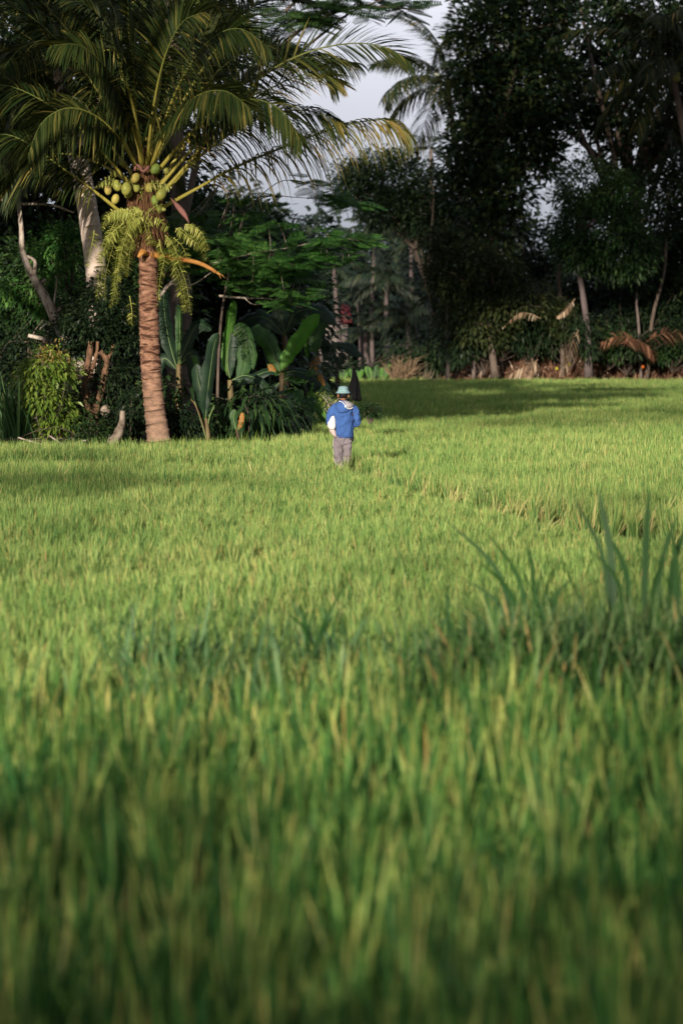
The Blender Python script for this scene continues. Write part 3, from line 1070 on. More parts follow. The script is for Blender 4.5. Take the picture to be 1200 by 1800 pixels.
# cut stub and spathe
o = MB()
tube(o, px_path([(262, 447), (250, 443, -.3), (243, 452, -.35)], D1 - .1), [.05, .07, .03], 8)
o.obj('leaf_stub', M['rachis_orange'], palm, smooth=True)
o = MB()
C = spline(px_path([(300, 348), (312, 362, -.2), (325, 378, -.3), (333, 393, -.3)], D1 - .3), 10)
tube(o, C, [.01, .02, .035, .05, .06, .06, .05, .035, .02, .005], 8)
o.obj('spathe', M['spathe'], palm, smooth=True)
o = MB()
tube(o, spline(px_path([(236, 300), (243, 290), (252, 302), (262, 292)], D1 - .45), 8), .035, 6)
o.obj('spathe', M['spathe'], palm, smooth=True)
rng = R(72)
for (px, py, dd, s) in [(206, 326, -.5, 1), (222, 332, -.6, 1.1), (238, 313, -.55, 1.05), (190, 334, -.4, .9), (203, 350, -.45, .9), (273, 297, -.35, .95), (258, 262, 0, .8),
                        (283, 342, -.5, 1.1), (272, 352, -.45, .9), (216, 287, -.2, .8), (226, 340, -.35, 1), (240, 330, -.4, .8), (292, 300, -.1, .7), (200, 306, -.3, .7), (262, 330, -.3, .9)]:
    o = MB()
    c = W(px, py, D1 + dd)
    s *= rng.uniform(.78, .98)
    ellipsoid(o, c, (.105 * s, .105 * s, .14 * s), 12, 9, rotx(rng.uniform(-.5, .5)) @ roty(rng.uniform(-.6, .6)), lobes=.05)
    o.obj('coconut', M[('nut', 'nut_young', 'nut_old')[int(rng.integers(0, 3))]], palm, smooth=True)

# the epiphytic fern hanging round the crown
fern = thing('hanging_fern', 'yellow-green fern with long hanging fronds growing on the coconut palm', 'fern', tuple(W(256, 375, D1 - .3)))
STR = [
    [(252, 372), (232, 376), (215, 392), (200, 430), (186, 485), (184, 530)], [(245, 385), (225, 405), (208, 440), (202, 490), (203, 532)],
    [(248, 380), (228, 395), (214, 430), (205, 480), (193, 543)], [(240, 380), (220, 374), (200, 376), (185, 388), (180, 404)],
    [(235, 376), (210, 373), (190, 380), (186, 385)], [(222, 396), (205, 410), (188, 425), (178, 455), (177, 462)],
    [(262, 373), (250, 378), (242, 395), (236, 420), (226, 450), (222, 485)], [(262, 378), (255, 395), (262, 420), (264, 430)],
    [(230, 420), (225, 440), (222, 470), (221, 486)], [(272, 385), (280, 388), (290, 398), (294, 402)],
    [(280, 425), (284, 445), (289, 460), (282, 490), (278, 535)], [(292, 420), (303, 430), (312, 450), (322, 470)],
    [(300, 425), (305, 455), (318, 490), (324, 520), (327, 548)], [(315, 400), (335, 415), (355, 430), (365, 457)],
    [(325, 395), (345, 405), (357, 425), (362, 440)], [(200, 322), (185, 318), (168, 328)], [(232, 310), (228, 320), (224, 334)],
    [(245, 335), (262, 325), (280, 322), (283, 325)], [(244, 332), (250, 345), (248, 352)], [(228, 520), (232, 545), (232, 562), (229, 570)],
    [(305, 418), (320, 432), (328, 452), (330, 470)], [(166, 405), (163, 425), (157, 450), (153, 470)], [(215, 400), (198, 415), (182, 440), (176, 450)],
    [(275, 345), (285, 330), (300, 328)], [(262, 372), (275, 362), (290, 366)],
]
STR += [[(p[0] + 9, p[1] + 5) for p in STR[1]][:4], [(p[0] - 12, p[1] - 3) for p in STR[0]][1:], [(p[0] + 8, p[1] + 4) for p in STR[12]]]
STR += [[(p[0] + (k * 37 % 13) - 6, p[1] * .985 + (k * 53 % 11)) for p in q] for k, q in enumerate(STR[:16])]
for i, s in enumerate(STR):
    r_ = R(200 + i)
    dd = r_.uniform(-.7, -.3)
    ln = sum(math.hypot(s[k + 1][0] - s[k][0], s[k + 1][1] - s[k][1]) for k in range(len(s) - 1)) / 84.0
    C = px_path([(p[0], p[1], dd) for p in s], D1)
    rb, lb = frond(C, .15, max(8, int(ln / .031)), .3, r_, (0, -1, .25), .02, .008, .021, .0, .25, 0, 3)
    rb.v += lb.v
    rb.along += lb.along
    rb.q += [q + rb.n for q in lb.q]
    rb.n += lb.n
    rb.obj('fern_frond', M['fern'], fern)


# ---- generic palms: four frond meshes shared by every crown
def local_frond(e0, e1, L, LL, hang, seed, mat, pairs, lw, petiole=.15, rw=.03):
    n = 14
    el = np.radians(np.linspace(e0, e1, n))
    st = L / (n - 1)
    x = np.concatenate([[0], np.cumsum(np.cos(el[:-1]) * st)])
    z = np.concatenate([[0], np.cumsum(np.sin(el[:-1]) * st)])
    C = np.column_stack([x, np.zeros(n), z])
    rb, lb = frond(C, LL, pairs, hang, R(seed), (0, 0, 1) if abs(e0) < 80 else (1, 0, 0), petiole, rw, lw, .15, .7, .03, 4)
    r_me = rb.mesh('frond', M['rachis'] if lw < .028 else mat, True, True)
    l_me = lb.mesh('leaflets', mat)
    return r_me, l_me


SETS = {}
for key, L, LL, mat, pairs, lw in (('near', 4.6, 1.15, M['palm_leaf'], 90, .026), ('far', 3.6, .9, M['palm_far'], 44, .04), ('dark', 4.6, 1.15, M['palm_leaf_shaded'], 80, .03)):
    SETS[key] = [local_frond(80, 10, L, LL, .3, 300, mat, pairs, lw), local_frond(55, -25, L, LL, .6, 301, mat, pairs, lw),
                 local_frond(28, -50, L, LL, .8, 302, mat, pairs, lw), local_frond(-5, -75, L * .9, LL, .8, 303, mat, pairs, lw)]


def palm_tree(label, base, top, r0, r1, key, n, seed, scale=1.0, group=None, sag=0, bark='far_bark', name='coconut_palm', nuts=0, lean=0, bend=None):
    rng = R(seed)
    base = np.array(base, float)
    base[2] = 0
    t = thing(name, label, 'palm', tuple(base), group)
    b, tp = np.asarray(base, float), np.asarray(top, float)
    mid = (b + tp) / 2 + np.array((bend or 0, 0, 0))
    C = spline([b - (0, 0, .1), mid, tp], 24)
    m = MB()
    if key == 'near':
        ringed_trunk(m, C, np.interp(np.linspace(0, 1, 24), [0, .1, 1], [r0 * 1.3, r0, r1]), rng, .14, .02, 14)
    else:
        tube(m, C, np.interp(np.linspace(0, 1, 24), [0, .1, 1], [r0 * 1.3, r0, r1]), 8)
    m.obj('trunk', M[bark], t, smooth=True)
    for i in range(n):
        q = i / max(n - 1, 1)
        ty = 0 if q < .22 else 1 if q < .5 else 2 if q < .8 else 3
        rm, lm = SETS[key][ty]
        az = i * 2.39996 + rng.uniform(-.3, .3)
        f = bpy.data.objects.new('frond', rm)
        COL.objects.link(f)
        f.parent = t
        f.location = tuple(tp - b)
        f.rotation_euler = (rng.uniform(-.7, .7), rng.uniform(-.12, .12), az)
        s = scale * rng.uniform(.85, 1.1)
        f.scale = (s, s, s)
        l = bpy.data.objects.new('leaflets', lm)
        COL.objects.link(l)
        l.parent = f
        l['kind'] = 'stuff'
    for i in range(nuts):
        o = MB()
        a = rng.uniform(0, 2 * PI)
        ellipsoid(o, tp + (math.cos(a) * .3, math.sin(a) * .3, -.25 + rng.uniform(-.15, .1)), (.13, .13, .16), 8, 6)
        o.obj('coconut', M['nut'], t, smooth=True)
    return t


# second palm: the smooth pale trunk behind the main one
D2 = 53.4
palm_tree('tall coconut palm with smooth pale grey trunk behind the ringed one', W(185, 690, D2), W(108, 120, D2), .26, .2, 'near', 24, 310, 1.0, None, 0, 'pale_bark', bend=.25)
palm_tree('coconut palm at the left edge of the photo, only its drooping fronds in view', W(-140, 720, 61), W(-100, 190, 61), .22, .17, 'near', 22, 311, .9, None, 0, 'brown_bark')
palm_tree('coconut palm rising out of the top of the photo above the ringed palm', W(330, 700, 62), W(300, -20, 62), .22, .17, 'near', 20, 312, .95, None, 0, 'dark_bark')

# ------------------------------------------------------------------ trees
def px_blobs(bl, d):
    out = []
    for b in bl:
        px, py, rx, ry = b[:4]
        dd = d + (b[4] if len(b) > 4 else 0)
        c = W(px, py, dd)
        k = dd / F_PX
        out.append((c[0], c[1], c[2], rx * k, max(rx, ry) * k * .9, ry * k))
    return out


def branches(mb, root, targets, r0, rng, sides=6):
    for t in targets:
        t = np.asarray(t)
        mid = root * .5 + t * .5 + rng.normal(0, .12, 3) * np.linalg.norm(t - root)
        mid[2] += .12 * np.linalg.norm(t - root)
        tube(mb, spline([root, mid, t], 7), np.linspace(r0, r0 * .25, 7), sides, cap=False)


def tree(label, trunk, r0, blobs, n_cl, per, cl_r, leaf, mat, seed, d=None, name='broadleaf_tree', cat='tree', bark='dark_bark', group=None,
         width=.42, droop=.35, shell=.55, n_br=7, extra=None, bottom=True, tr_ratio=.55):
    """trunk: list of world points; blobs in world units"""
    rng = R(seed)
    trunk = np.asarray(trunk, float)
    t = thing(name, label, cat, tuple(trunk[0]), group)
    m = MB()
    C = spline(trunk, 16)
    rr = np.linspace(1, tr_ratio, 16) * r0
    rr[0] *= 1.5
    rr[1] *= 1.15
    tube(m, C, rr, 9, jitter=.05, rng=rng)
    P, D, cc = cluster_points(blobs, n_cl, per, cl_r, rng, shell)
    pick = cc[rng.choice(len(cc), min(n_br * 3, len(cc)), replace=False)]
    mains = pick[:n_br]
    branches(m, C[-1], mains, r0 * .5, rng)
    branches(m, C[11], pick[n_br:n_br * 2], r0 * .38, rng, 5)
    for a in mains[:5]:
        near = cc[np.argsort(np.linalg.norm(cc - a, axis=1))[1:60:14]]
        branches(m, a, near, r0 * .13, rng, 4)
    m.obj('trunk', M[bark], t, smooth=True)
    lm = MB()
    leaves(lm, P, D, leaf, rng, width, droop)
    o = lm.obj('crown', M[mat], t)
    return t


# spray of a bipinnate (feathery) leaf, pointing +x
def spray_template(pairs=12, L=.75, pl=.22):
    m = MB()
    u = np.linspace(.12, 1, pairs)
    for s in (-1, 1):
        B = np.column_stack([u * L, np.zeros(pairs), -.12 * L * u ** 2])
        ln = pl * np.interp(u, [0, .35, 1], [.6, 1, .35])
        d = nrm(np.column_stack([np.full(pairs, .45), np.full(pairs, 1.0 * s), np.full(pairs, -.12)]))
        k = np.linspace(0, 1, 3)
        P = B[:, None] + d[:, None] * (k[None, :, None] * ln[:, None, None])
        hw = np.array((.5, 1, .15))[None] * np.full(pairs, .027)[:, None]
        sd = np.tile((1.0, 0, 0), (pairs, 3, 1))
        ribbons(m, P, hw, sd)
    tube(m, [(0, 0, 0), (L * .5, 0, -.03 * L), (L, 0, -.12 * L)], [.006, .005, .002], 3, cap=False)
    V = np.concatenate(m.v)
    Q = np.concatenate(m.q)
    return V, Q


def stamp(mb, V, Q, pos, X, Z, sc):
    """copy template onto frames: X forward, Z up"""
    X = nrm(X)
    Y = nrm(np.cross(Z, X))
    Z = np.cross(X, Y)
    Rm = np.stack([X, Y, Z], -1)                 # (n,3,3)
    P = np.einsum('nij,kj->nki', Rm, V) * sc[:, None, None] + pos[:, None]
    n, k = P.shape[:2]
    q = (Q[None] + (np.arange(n) * k)[:, None, None]).reshape(-1, 4)
    mb.add(P.reshape(-1, 3), q)
    return mb


def feather_tree(label, trunk, r0, limbs, blobs, n, seed, group=None, bark='white_bark', sc=1.0, mat='leaf_feather', layers=True):
    rng = R(seed)
    trunk = np.asarray(trunk, float)
    t = thing('feathery_tree', label, 'tree', tuple(trunk[0]), group)
    m = MB()
    C = spline(trunk, 16)
    tube(m, C, np.linspace(1, .6, 16) * r0, 9, jitter=.04, rng=rng)
    m.obj('trunk', M[bark], t, smooth=True)
    anchors = []
    for lp, r in limbs:
        m = MB()
        c = spline(lp, 14)
        tube(m, c, np.linspace(r, r * .3, 14), 6, cap=False)
        anchors.append(c[5:])
        m.obj('limb', M[bark], t, smooth=True)
    B = np.array(blobs)
    pick = rng.choice(len(B), n // 5, p=(B[:, 3] * B[:, 5]) / (B[:, 3] * B[:, 5]).sum())
    dd = nrm(rng.normal(0, 1, (n // 5, 3)))
    cc = B[pick, :3] + dd * B[pick, 3:] * (rng.uniform(.1, 1, n // 5) ** .5)[:, None]
    k = np.repeat(np.arange(n // 5), 5)
    az = rng.uniform(0, 2 * PI, len(k))
    X = np.stack([np.cos(az), np.sin(az), rng.uniform(-.35, .25, len(k))], -1)
    Z = np.stack([rng.normal(0, .3, len(k)), rng.normal(0, .3, len(k)) - .6, np.full(len(k), .8)], -1)
    pos = cc[k] + rng.normal(0, .06, (len(k), 3))
    lm = MB()
    V, Q = spray_template()
    stamp(lm, V, Q, pos, X, Z, sc * rng.uniform(.7, 1.25, len(k)))
    lm.obj('crown', M[mat], t)
    if anchors:
        A = np.vstack(anchors)
        m = MB()
        for c in cc[::3]:
            a = A[np.argmin(np.linalg.norm(A - c, axis=1))]
            mid = (a + c) / 2 + rng.normal(0, .06, 3)
            tube(m, [a, mid, c], [.014, .01, .005], 3, cap=False)
        m.obj('twigs', M[bark], t, kind='stuff')
    return t


# --- feathery tree that reaches over the banana plants
d = 53.0
limbs = [
    (px_path([(262, 545), (280, 522), (300, 498), (330, 480), (380, 462), (440, 446), (506, 436)], d), .055),
    (px_path([(300, 498), (330, 502), (350, 494), (372, 478)], d), .03),
    (px_path([(330, 480), (335, 500), (338, 515)], d), .02),
    (px_path([(385, 520), (430, 524), (480, 526), (530, 541)], d + .6), .03),
    (px_path([(430, 524), (445, 535), (470, 533)], d + .6), .018),
    (px_path([(506, 436), (560, 425), (610, 420), (640, 425)], d), .02),
    (px_path([(360, 330), (380, 325), (410, 340), (440, 332)], d + 1), .03),
]
blobs = px_blobs([(600, 425, 50, 13), (640, 428, 22, 12), (545, 418, 55, 22), (500, 400, 30, 12), (470, 440, 50, 14), (430, 465, 50, 12), (400, 430, 40, 16), (520, 520, 55, 16), (440, 505, 45, 12), (330, 450, 50, 30),
                  (560, 450, 50, 16), (620, 455, 24, 16), (460, 480, 60, 18), (500, 460, 60, 14)], d)
blobs += px_blobs([(420, 430, 80, 55), (520, 490, 60, 40), (350, 420, 60, 60)], d + 1.5)
feather_tree('feathery-leaved tree with thin pale branches reaching right above the banana plants', px_path([(266, 800), (268, 640), (264, 545)], d), .06, limbs, blobs, 1150, 400, sc=.58)

# --- feathery canopy at the top of the photo
d = 61.0
limbs = [
    (px_path([(350, 260), (420, 150), (480, 95), (530, 50), (590, 5), (640, -30)], d), .075),
    (px_path([(420, 150), (500, 110), (560, 65), (620, 20), (700, -10)], d), .05),
    (px_path([(530, 50), (600, 18), (680, 12), (740, 20)], d), .05),
    (px_path([(500, 20), (560, -30), (640, -70), (720, -80)], d), .04),
]
blobs = px_blobs([(600, 10, 60, 22), (660, -5, 70, 18), (520, 15, 60, 30), (560, 40, 40, 20), (715, 12, 30, 10), (470, 70, 60, 30), (560, -60, 120, 40), (680, -60, 90, 30), (790, -50, 40, 20), (640, 30, 30, 10)], d)
feather_tree('dark feathery-leaved tree whose branches cross the top centre of the photo', px_path([(300, 700), (310, 480), (350, 260)], d), .14, limbs, blobs, 420, 401, bark='dark_bark', mat='leaf_mid')
# the drooping small twig in the sky gap
d = 53.6
feather_tree('thin drooping feathery sapling in the sky gap above the far wood', px_path([(380, 785), (390, 550), (430, 370)], d), .035,
             [(px_path([(430, 370), (470, 345), (520, 347), (575, 350), (615, 345)], d), .012), (px_path([(430, 370), (490, 320), (540, 322), (590, 335)], d), .012)],
             px_blobs([(545, 322, 22, 8), (570, 340, 26, 9), (605, 350, 30, 10), (620, 360, 18, 8), (450, 360, 30, 16)], d), 75, 402, bark='dark_bark', sc=.7)

# --- dark masses behind the left palms
LT = [
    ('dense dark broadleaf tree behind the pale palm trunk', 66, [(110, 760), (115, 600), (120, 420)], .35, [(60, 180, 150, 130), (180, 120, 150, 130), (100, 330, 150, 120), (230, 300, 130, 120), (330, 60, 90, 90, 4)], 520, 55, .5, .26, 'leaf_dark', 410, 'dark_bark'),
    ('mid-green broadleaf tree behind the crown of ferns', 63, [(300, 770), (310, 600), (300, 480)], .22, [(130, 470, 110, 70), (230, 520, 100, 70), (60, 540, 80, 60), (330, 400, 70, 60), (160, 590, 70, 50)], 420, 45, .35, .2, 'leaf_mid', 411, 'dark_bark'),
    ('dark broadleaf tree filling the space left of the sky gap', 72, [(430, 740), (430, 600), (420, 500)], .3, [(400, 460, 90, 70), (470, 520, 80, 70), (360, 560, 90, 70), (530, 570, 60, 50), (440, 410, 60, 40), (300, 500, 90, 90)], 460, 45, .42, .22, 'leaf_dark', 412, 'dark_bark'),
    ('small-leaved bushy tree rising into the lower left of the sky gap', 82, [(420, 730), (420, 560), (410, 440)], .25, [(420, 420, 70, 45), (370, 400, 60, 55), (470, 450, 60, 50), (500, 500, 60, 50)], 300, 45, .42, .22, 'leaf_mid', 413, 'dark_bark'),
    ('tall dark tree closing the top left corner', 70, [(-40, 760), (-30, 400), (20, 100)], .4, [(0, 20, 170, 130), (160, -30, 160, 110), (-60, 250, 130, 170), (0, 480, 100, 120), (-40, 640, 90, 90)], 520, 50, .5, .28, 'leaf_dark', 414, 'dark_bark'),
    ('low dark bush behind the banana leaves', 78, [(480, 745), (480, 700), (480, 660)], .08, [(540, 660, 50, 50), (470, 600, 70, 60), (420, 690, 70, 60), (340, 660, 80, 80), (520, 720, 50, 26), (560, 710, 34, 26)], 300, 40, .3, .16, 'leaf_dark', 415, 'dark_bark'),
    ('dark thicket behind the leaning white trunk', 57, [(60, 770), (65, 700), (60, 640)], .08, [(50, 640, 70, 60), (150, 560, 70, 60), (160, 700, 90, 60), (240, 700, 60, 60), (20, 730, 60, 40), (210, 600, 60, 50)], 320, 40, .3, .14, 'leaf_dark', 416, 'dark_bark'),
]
for lab, d, tr, r0, bl, ncl, per, clr, lf, mt, sd, bk in LT:
    tree(lab, px_path(tr, d), r0, px_blobs(bl, d), ncl, per, clr, lf, mt, sd, bark=bk)

# --- tree with dark dense small crown over two pruned stems
d = 52.5
t = thing('pruned_tree', 'small tree with two knobbly orange-brown stems under a dense dark crown', 'tree', tuple(W(165, 770, d)))
rng = R(420)
m = MB()
for pts, r in (([(168, 775), (158, 720), (150, 690), (152, 655), (158, 622), (160, 600)], .09), ([(170, 770), (168, 725), (178, 690), (184, 660), (188, 632), (176, 618)], .085),
               ([(152, 672), (162, 650), (170, 622), (172, 600)], .05), ([(186, 640), (192, 628), (200, 605)], .04)):
    tube(m, spline(px_path(pts, d), 18), np.linspace(r, r * .75, 18) * (1 + .14 * np.sin(np.arange(18) * 1.9)), 8, jitter=.07, rng=rng)
m.obj('trunk', M['brown_bark'], t, smooth=True)
P, D, cc = cluster_points(px_blobs([(170, 560, 65, 50), (215, 590, 45, 40), (120, 590, 40, 30), (190, 520, 40, 30), (150, 610, 40, 18)], d + .5), 260, 45, .16, rng, .4)
m = MB()
leaves(m, P, D, .10, rng, .5, .3)
m.obj('crown', M['leaf_dark'], t)

# --- leaning white-barked tree
d = 53.2
t = thing('leaning_tree', 'dead-looking leaning tree with whitish trunk slanting down to the right', 'tree', tuple(W(225, 790, d)))
m = MB()
tube(m, spline(px_path([(228, 800), (205, 745), (180, 700), (150, 655), (118, 605), (92, 548), (72, 508), (55, 480), (40, 440), (38, 400), (30, 330)], d), 40), np.interp(np.linspace(0, 1, 40), [0, .5, 1], [.15, .11, .04]), 10, jitter=.03, rng=R(421))
m.obj('trunk', M['white_bark'], t, smooth=True)
for pts, r in (([(118, 605), (100, 602), (78, 596), (50, 590)], .07), ([(94, 548), (97, 520), (100, 497), (99, 485)], .025), ([(95, 552), (110, 540), (134, 533)], .045), ([(0, 350), (40, 358), (90, 360), (130, 374)], .035),
               ([(60, 485), (62, 460), (48, 450)], .05), ([(90, 565), (75, 574), (70, 580)], .02), ([(68, 505), (76, 495), (80, 490)], .05)):
    m = MB()
    tube(m, spline(px_path(pts, d), 10), np.linspace(r, r * .6, 10), 6)
    m.obj('branch', M['white_bark'], t, smooth=True)


# --- shrubs of the left bank
def shrub(label, px, py, d, blobs, n_cl, per, clr, leaf, mat, seed, group=None, width=.4, name='shrub', tip=None, stem='dark_bark', bd=.0, droop=.5):
    rng = R(seed)
    b = W(px, py, d)
    t = thing(name, label, 'shrub', tuple(b), group)
    P, D, cc = cluster_points(px_blobs(blobs, d + bd), n_cl, per, clr, rng, .35)
    m = MB()
    leaves(m, P, D + np.array((0, -.25, -.2)), leaf, rng, width, droop)
    m.obj('foliage', M[mat], t)
    m = MB()
    branches(m, b, cc[:22], .014, rng, 4)
    m.obj('stems', M[stem], t, smooth=True)
    if tip:
        q = cc[np.argsort(-cc[:, 2])[:tip]]
        k = np.repeat(np.arange(len(q)), 16)
        m = MB()
        leaves(m, q[k] + rng.normal(0, .09, (len(k), 3)), nrm(rng.normal(0, 1, (len(k), 3)) + (0, -.3, .8)), leaf * .75, rng, width, .2)
        m.obj('young_foliage', M['leaf_bronze'], t)
    return t


shrub('sunlit yellow-green shrub with bronze young tips at the left', 85, 785, 51.3, [(85, 640, 45, 30), (70, 690, 40, 40), (95, 720, 36, 45), (60, 660, 30, 30), (110, 650, 24, 26), (85, 760, 24, 25)], 150, 20, .13, .13, 'leaf_bright', 430, tip=14)
shrub('low leafy vine spilling over the bank below the pruned tree', 165, 785, 51.0, [(165, 765, 30, 22), (190, 780, 26, 14), (140, 780, 24, 14), (150, 740, 20, 20), (100, 785, 60, 10), (10, 782, 40, 10)], 90, 20, .12, .10, 'leaf_mid', 431)
shrub('bright leafy climber left of the leaning white trunk', 80, 540, 53.8, [(75, 505, 22, 22), (45, 520, 26, 14), (95, 490, 20, 16), (20, 510, 20, 20), (80, 540, 24, 14)], 70, 20, .12, .13, 'leaf_feather', 432)
shrub('green leafy branches between the white trunk and the pale palm trunk', 125, 520, 54.5, [(110, 420, 30, 26), (125, 400, 22, 12), (80, 440, 24, 16), (105, 460, 34, 16), (145, 500, 24, 16)], 70, 22, .14, .14, 'leaf_feather', 433)
shrub('thin spindly bush with pale twigs behind the walking person', 585, 735, 56.0, [(578, 705, 14, 12), (590, 720, 12, 10), (570, 690, 10, 8), (600, 700, 16, 6)], 34, 12, .07, .06, 'leaf_bright', 434, stem='white_bark')
shrub('small dark plant standing in the rice right of the person', 650, 745, 53.5, [(650, 718, 16, 10), (636, 722, 10, 8), (662, 724, 8, 8)], 40, 14, .06, .09, 'leaf_mid', 435)

shrub('tall dark bush filling the space between the pruned stems and the ringed palm trunk', 190, 790, 52.9, [(175, 690, 40, 50), (215, 680, 30, 60), (130, 720, 30, 40), (190, 740, 50, 30)], 190, 22, .15, .13, 'leaf_dark', 439)
shrub('dark leafy bush hiding the foot of the leaning white trunk', 215, 785, 52.0, [(205, 745, 26, 30), (228, 765, 22, 20), (190, 765, 20, 16), (235, 720, 20, 30)], 110, 20, .12, .11, 'leaf_dark', 436)
shrub('dark leafy bush between the ringed palm trunk and the orange-stemmed banana plant', 318, 785, 51.6, [(320, 750, 30, 30), (345, 765, 26, 16), (300, 730, 20, 30)], 110, 20, .12, .12, 'leaf_dark', 437)
shrub('wide dark undergrowth beneath the banana leaves', 440, 783, 53.5, [(440, 740, 40, 30), (400, 740, 26, 30), (480, 735, 40, 28), (520, 728, 30, 20), (460, 710, 40, 20)], 200, 20, .14, .13, 'leaf_dark', 438)
shrub('tangle of long drooping leaves in front of the banana stems', 440, 783, 52.4, [(440, 715, 40, 30), (400, 735, 26, 26), (475, 720, 30, 24), (350, 730, 30, 36), (300, 700, 16, 50)], 34, 12, .2, .42, 'leaf_mid', 451, width=.2, droop=.9)
shrub('tangle of long dark leaves filling the gaps between the banana plants', 430, 783, 67.0, [(440, 650, 60, 50), (380, 640, 50, 60), (520, 660, 40, 40), (330, 640, 40, 60), (470, 600, 40, 30), (560, 690, 20, 30)], 70, 12, .25, .6, 'leaf_dark', 452, width=.24, droop=.8)
shrub('broad sunlit leaves low down beside the bright banana plant', 530, 755, 60.0, [(520, 700, 40, 22), (548, 690, 20, 16), (470, 690, 30, 20)], 16, 8, .2, .5, 'leaf_feather', 453, width=.34, droop=.6)
# tall reed-like grass at the left edge
rng = R(440)
pt = W(25, 780, 51.2)
t = thing('reed_grass', 'tall broad-bladed reed grass at the left edge of the photo', 'grass clump', (pt[0], pt[1], .15))
n = 170
xs = np.concatenate([rng.normal(W(5, 780, 51.2)[0], .28, n // 2), rng.normal(W(38, 780, 51.2)[0], .18, n - n // 2)])
m = MB()
blades(m, np.column_stack([xs, rng.normal(51.3, .25, n), np.full(n, .1)]), rng.uniform(.9, 2.0, n), .55, .045, rng, 7)
m.obj('blades', leafmat('reed_blades', [(0, (.03, .075, .025)), (.7, (.06, .13, .04)), (1, (.11, .19, .06))], .45, .3), t)
m = MB()
for i in range(12):
    x = rng.choice(xs)
    tube(m, [(x, 51.3, 0), (x + rng.normal(0, .05), 51.3, .6), (x + rng.normal(0, .1), 51.3, 1.3)], [.014, .012, .008], 5)
m.obj('stems', M['pstem'], t)

# pale boulder and sticks
m = MB()
tube(m, spline(px_path([(216, 722), (214, 745), (208, 762), (196, 782)], 50.8), 12), np.linspace(.05, .13, 12) * (1 + .1 * np.sin(np.arange(12) * 2.1)), 12, jitter=.05, rng=R(441))
o = m.obj('dead_log', M['stone'], smooth=True)
o['label'] = 'pale curved dead log on the bank left of the ringed palm trunk'
o['category'] = 'log'
m = MB()
ellipsoid(m, W(186, 722, 52.4), (.12, .12, .13), 14, 9, bump=.06, rng=R(442))
o = m.obj('boulder', M['stone'], smooth=True)
o['label'] = 'smaller pale stone higher up behind the pruned tree stems'
o['category'] = 'stone'
for pts, lab in (([(32, 769), (55, 776), (80, 783)], 'thin dry stick lying across the left bank'), ([(86, 765), (105, 778), (124, 791)], 'thicker dry stick poking out over the rice'),
                 ([(130, 782), (142, 776), (152, 774)], 'short dry stick beside the leafy vine')):
    m = MB()
    tube(m, spline(px_path(pts, 50.3), 6), .018, 5)
    o = m.obj('dry_stick', M['white_bark'])
    o['label'] = lab
    o['category'] = 'stick'
    o['group'] = 'dry sticks on the left bank'


# ------------------------------------------------------------------ banana plants
def banana_leaf(t, C, width, mat, seed, face=(0, -1, .3), torn=.28, sag=.25, tipw=.15, part='leaf', label=None):
    """C world control points of the midrib; face: direction the blade looks towards"""
    rng = R(seed)
    k = 34
    c = spline(C, k)
    T = tangents(c)
    sd = nrm(np.cross(T, np.asarray(face, float)[None]))
    up = nrm(np.cross(sd, T))
    u = np.linspace(0, 1, k)
    w = np.interp(u, [0, .06, .2, .5, .8, .93, 1], [.02, .35, .8, 1, .85, .5, .04]) * width * .5
    wob = 1 + .05 * np.sin(u * 23 + rng.uniform(0, 6)) + rng.normal(0, .02, k)
    cols = 5
    mb_ = MB()
    for s in (-1, 1):
        v = np.linspace(0, 1, cols)
        ww = w * (1 + .04 * np.sin(u * 31 + s)) * wob
        G = c[:, None] + s * sd[:, None] * (ww[:, None, None] * v[None, :, None] * .95)
        drop = (-.25 * v + sag * 1.4 * v ** 2)[None] * ww[:, None] * (1 + .5 * np.sin(u * 9 + s * 2))[:, None]
        G = G - up[:, None] * drop[..., None]
        G = G + T[:, None] * (ww[:, None] * v[None] * .22)[..., None]
        if torn > 0:                          # rows pull apart into strips
            start = 0
            while start < k - 1:
                ln = int(rng.integers(2, 7))
                end = min(start + ln, k - 1)
                g = G[start:end + 1].copy()
                pull = rng.normal(0, .16, 1)[0] * torn
                g = g - up[start:end + 1, None] * (np.abs(rng.normal(0, .5)) * torn * (v ** 2)[None] * ww[start:end + 1, None])[..., None]
                g = g + T[start:end + 1, None] * ((pull * v)[None] * ww[start:end + 1, None])[..., None]
                r_ = end - start + 1
                i = np.arange(r_ - 1)[:, None] * cols + np.arange(cols - 1)[None]
                Q = np.stack([i, i + 1, i + cols + 1, i + cols], -1).reshape(-1, 4)
                mb_.add(g.reshape(-1, 3), Q, along=np.repeat(u[start:end + 1], cols) + np.tile(v, r_) * .06)
                start = end
        else:
            i = np.arange(k - 1)[:, None] * cols + np.arange(cols - 1)[None]
            Q = np.stack([i, i + 1, i + cols + 1, i + cols], -1).reshape(-1, 4)
            mb_.add(G.reshape(-1, 3), Q, along=np.repeat(u, cols) + np.tile(v, k) * .06)
    o = mb_.obj(part, M[mat], t, smooth=True, along=True)
    if label:
        o['label'] = label
    r_ = MB()
    tube(r_, c[::3] - up[::3] * .004, np.linspace(.018, .004, len(c[::3])), 5)
    r_.obj('midrib', M['midrib'], o, smooth=True)
    return o


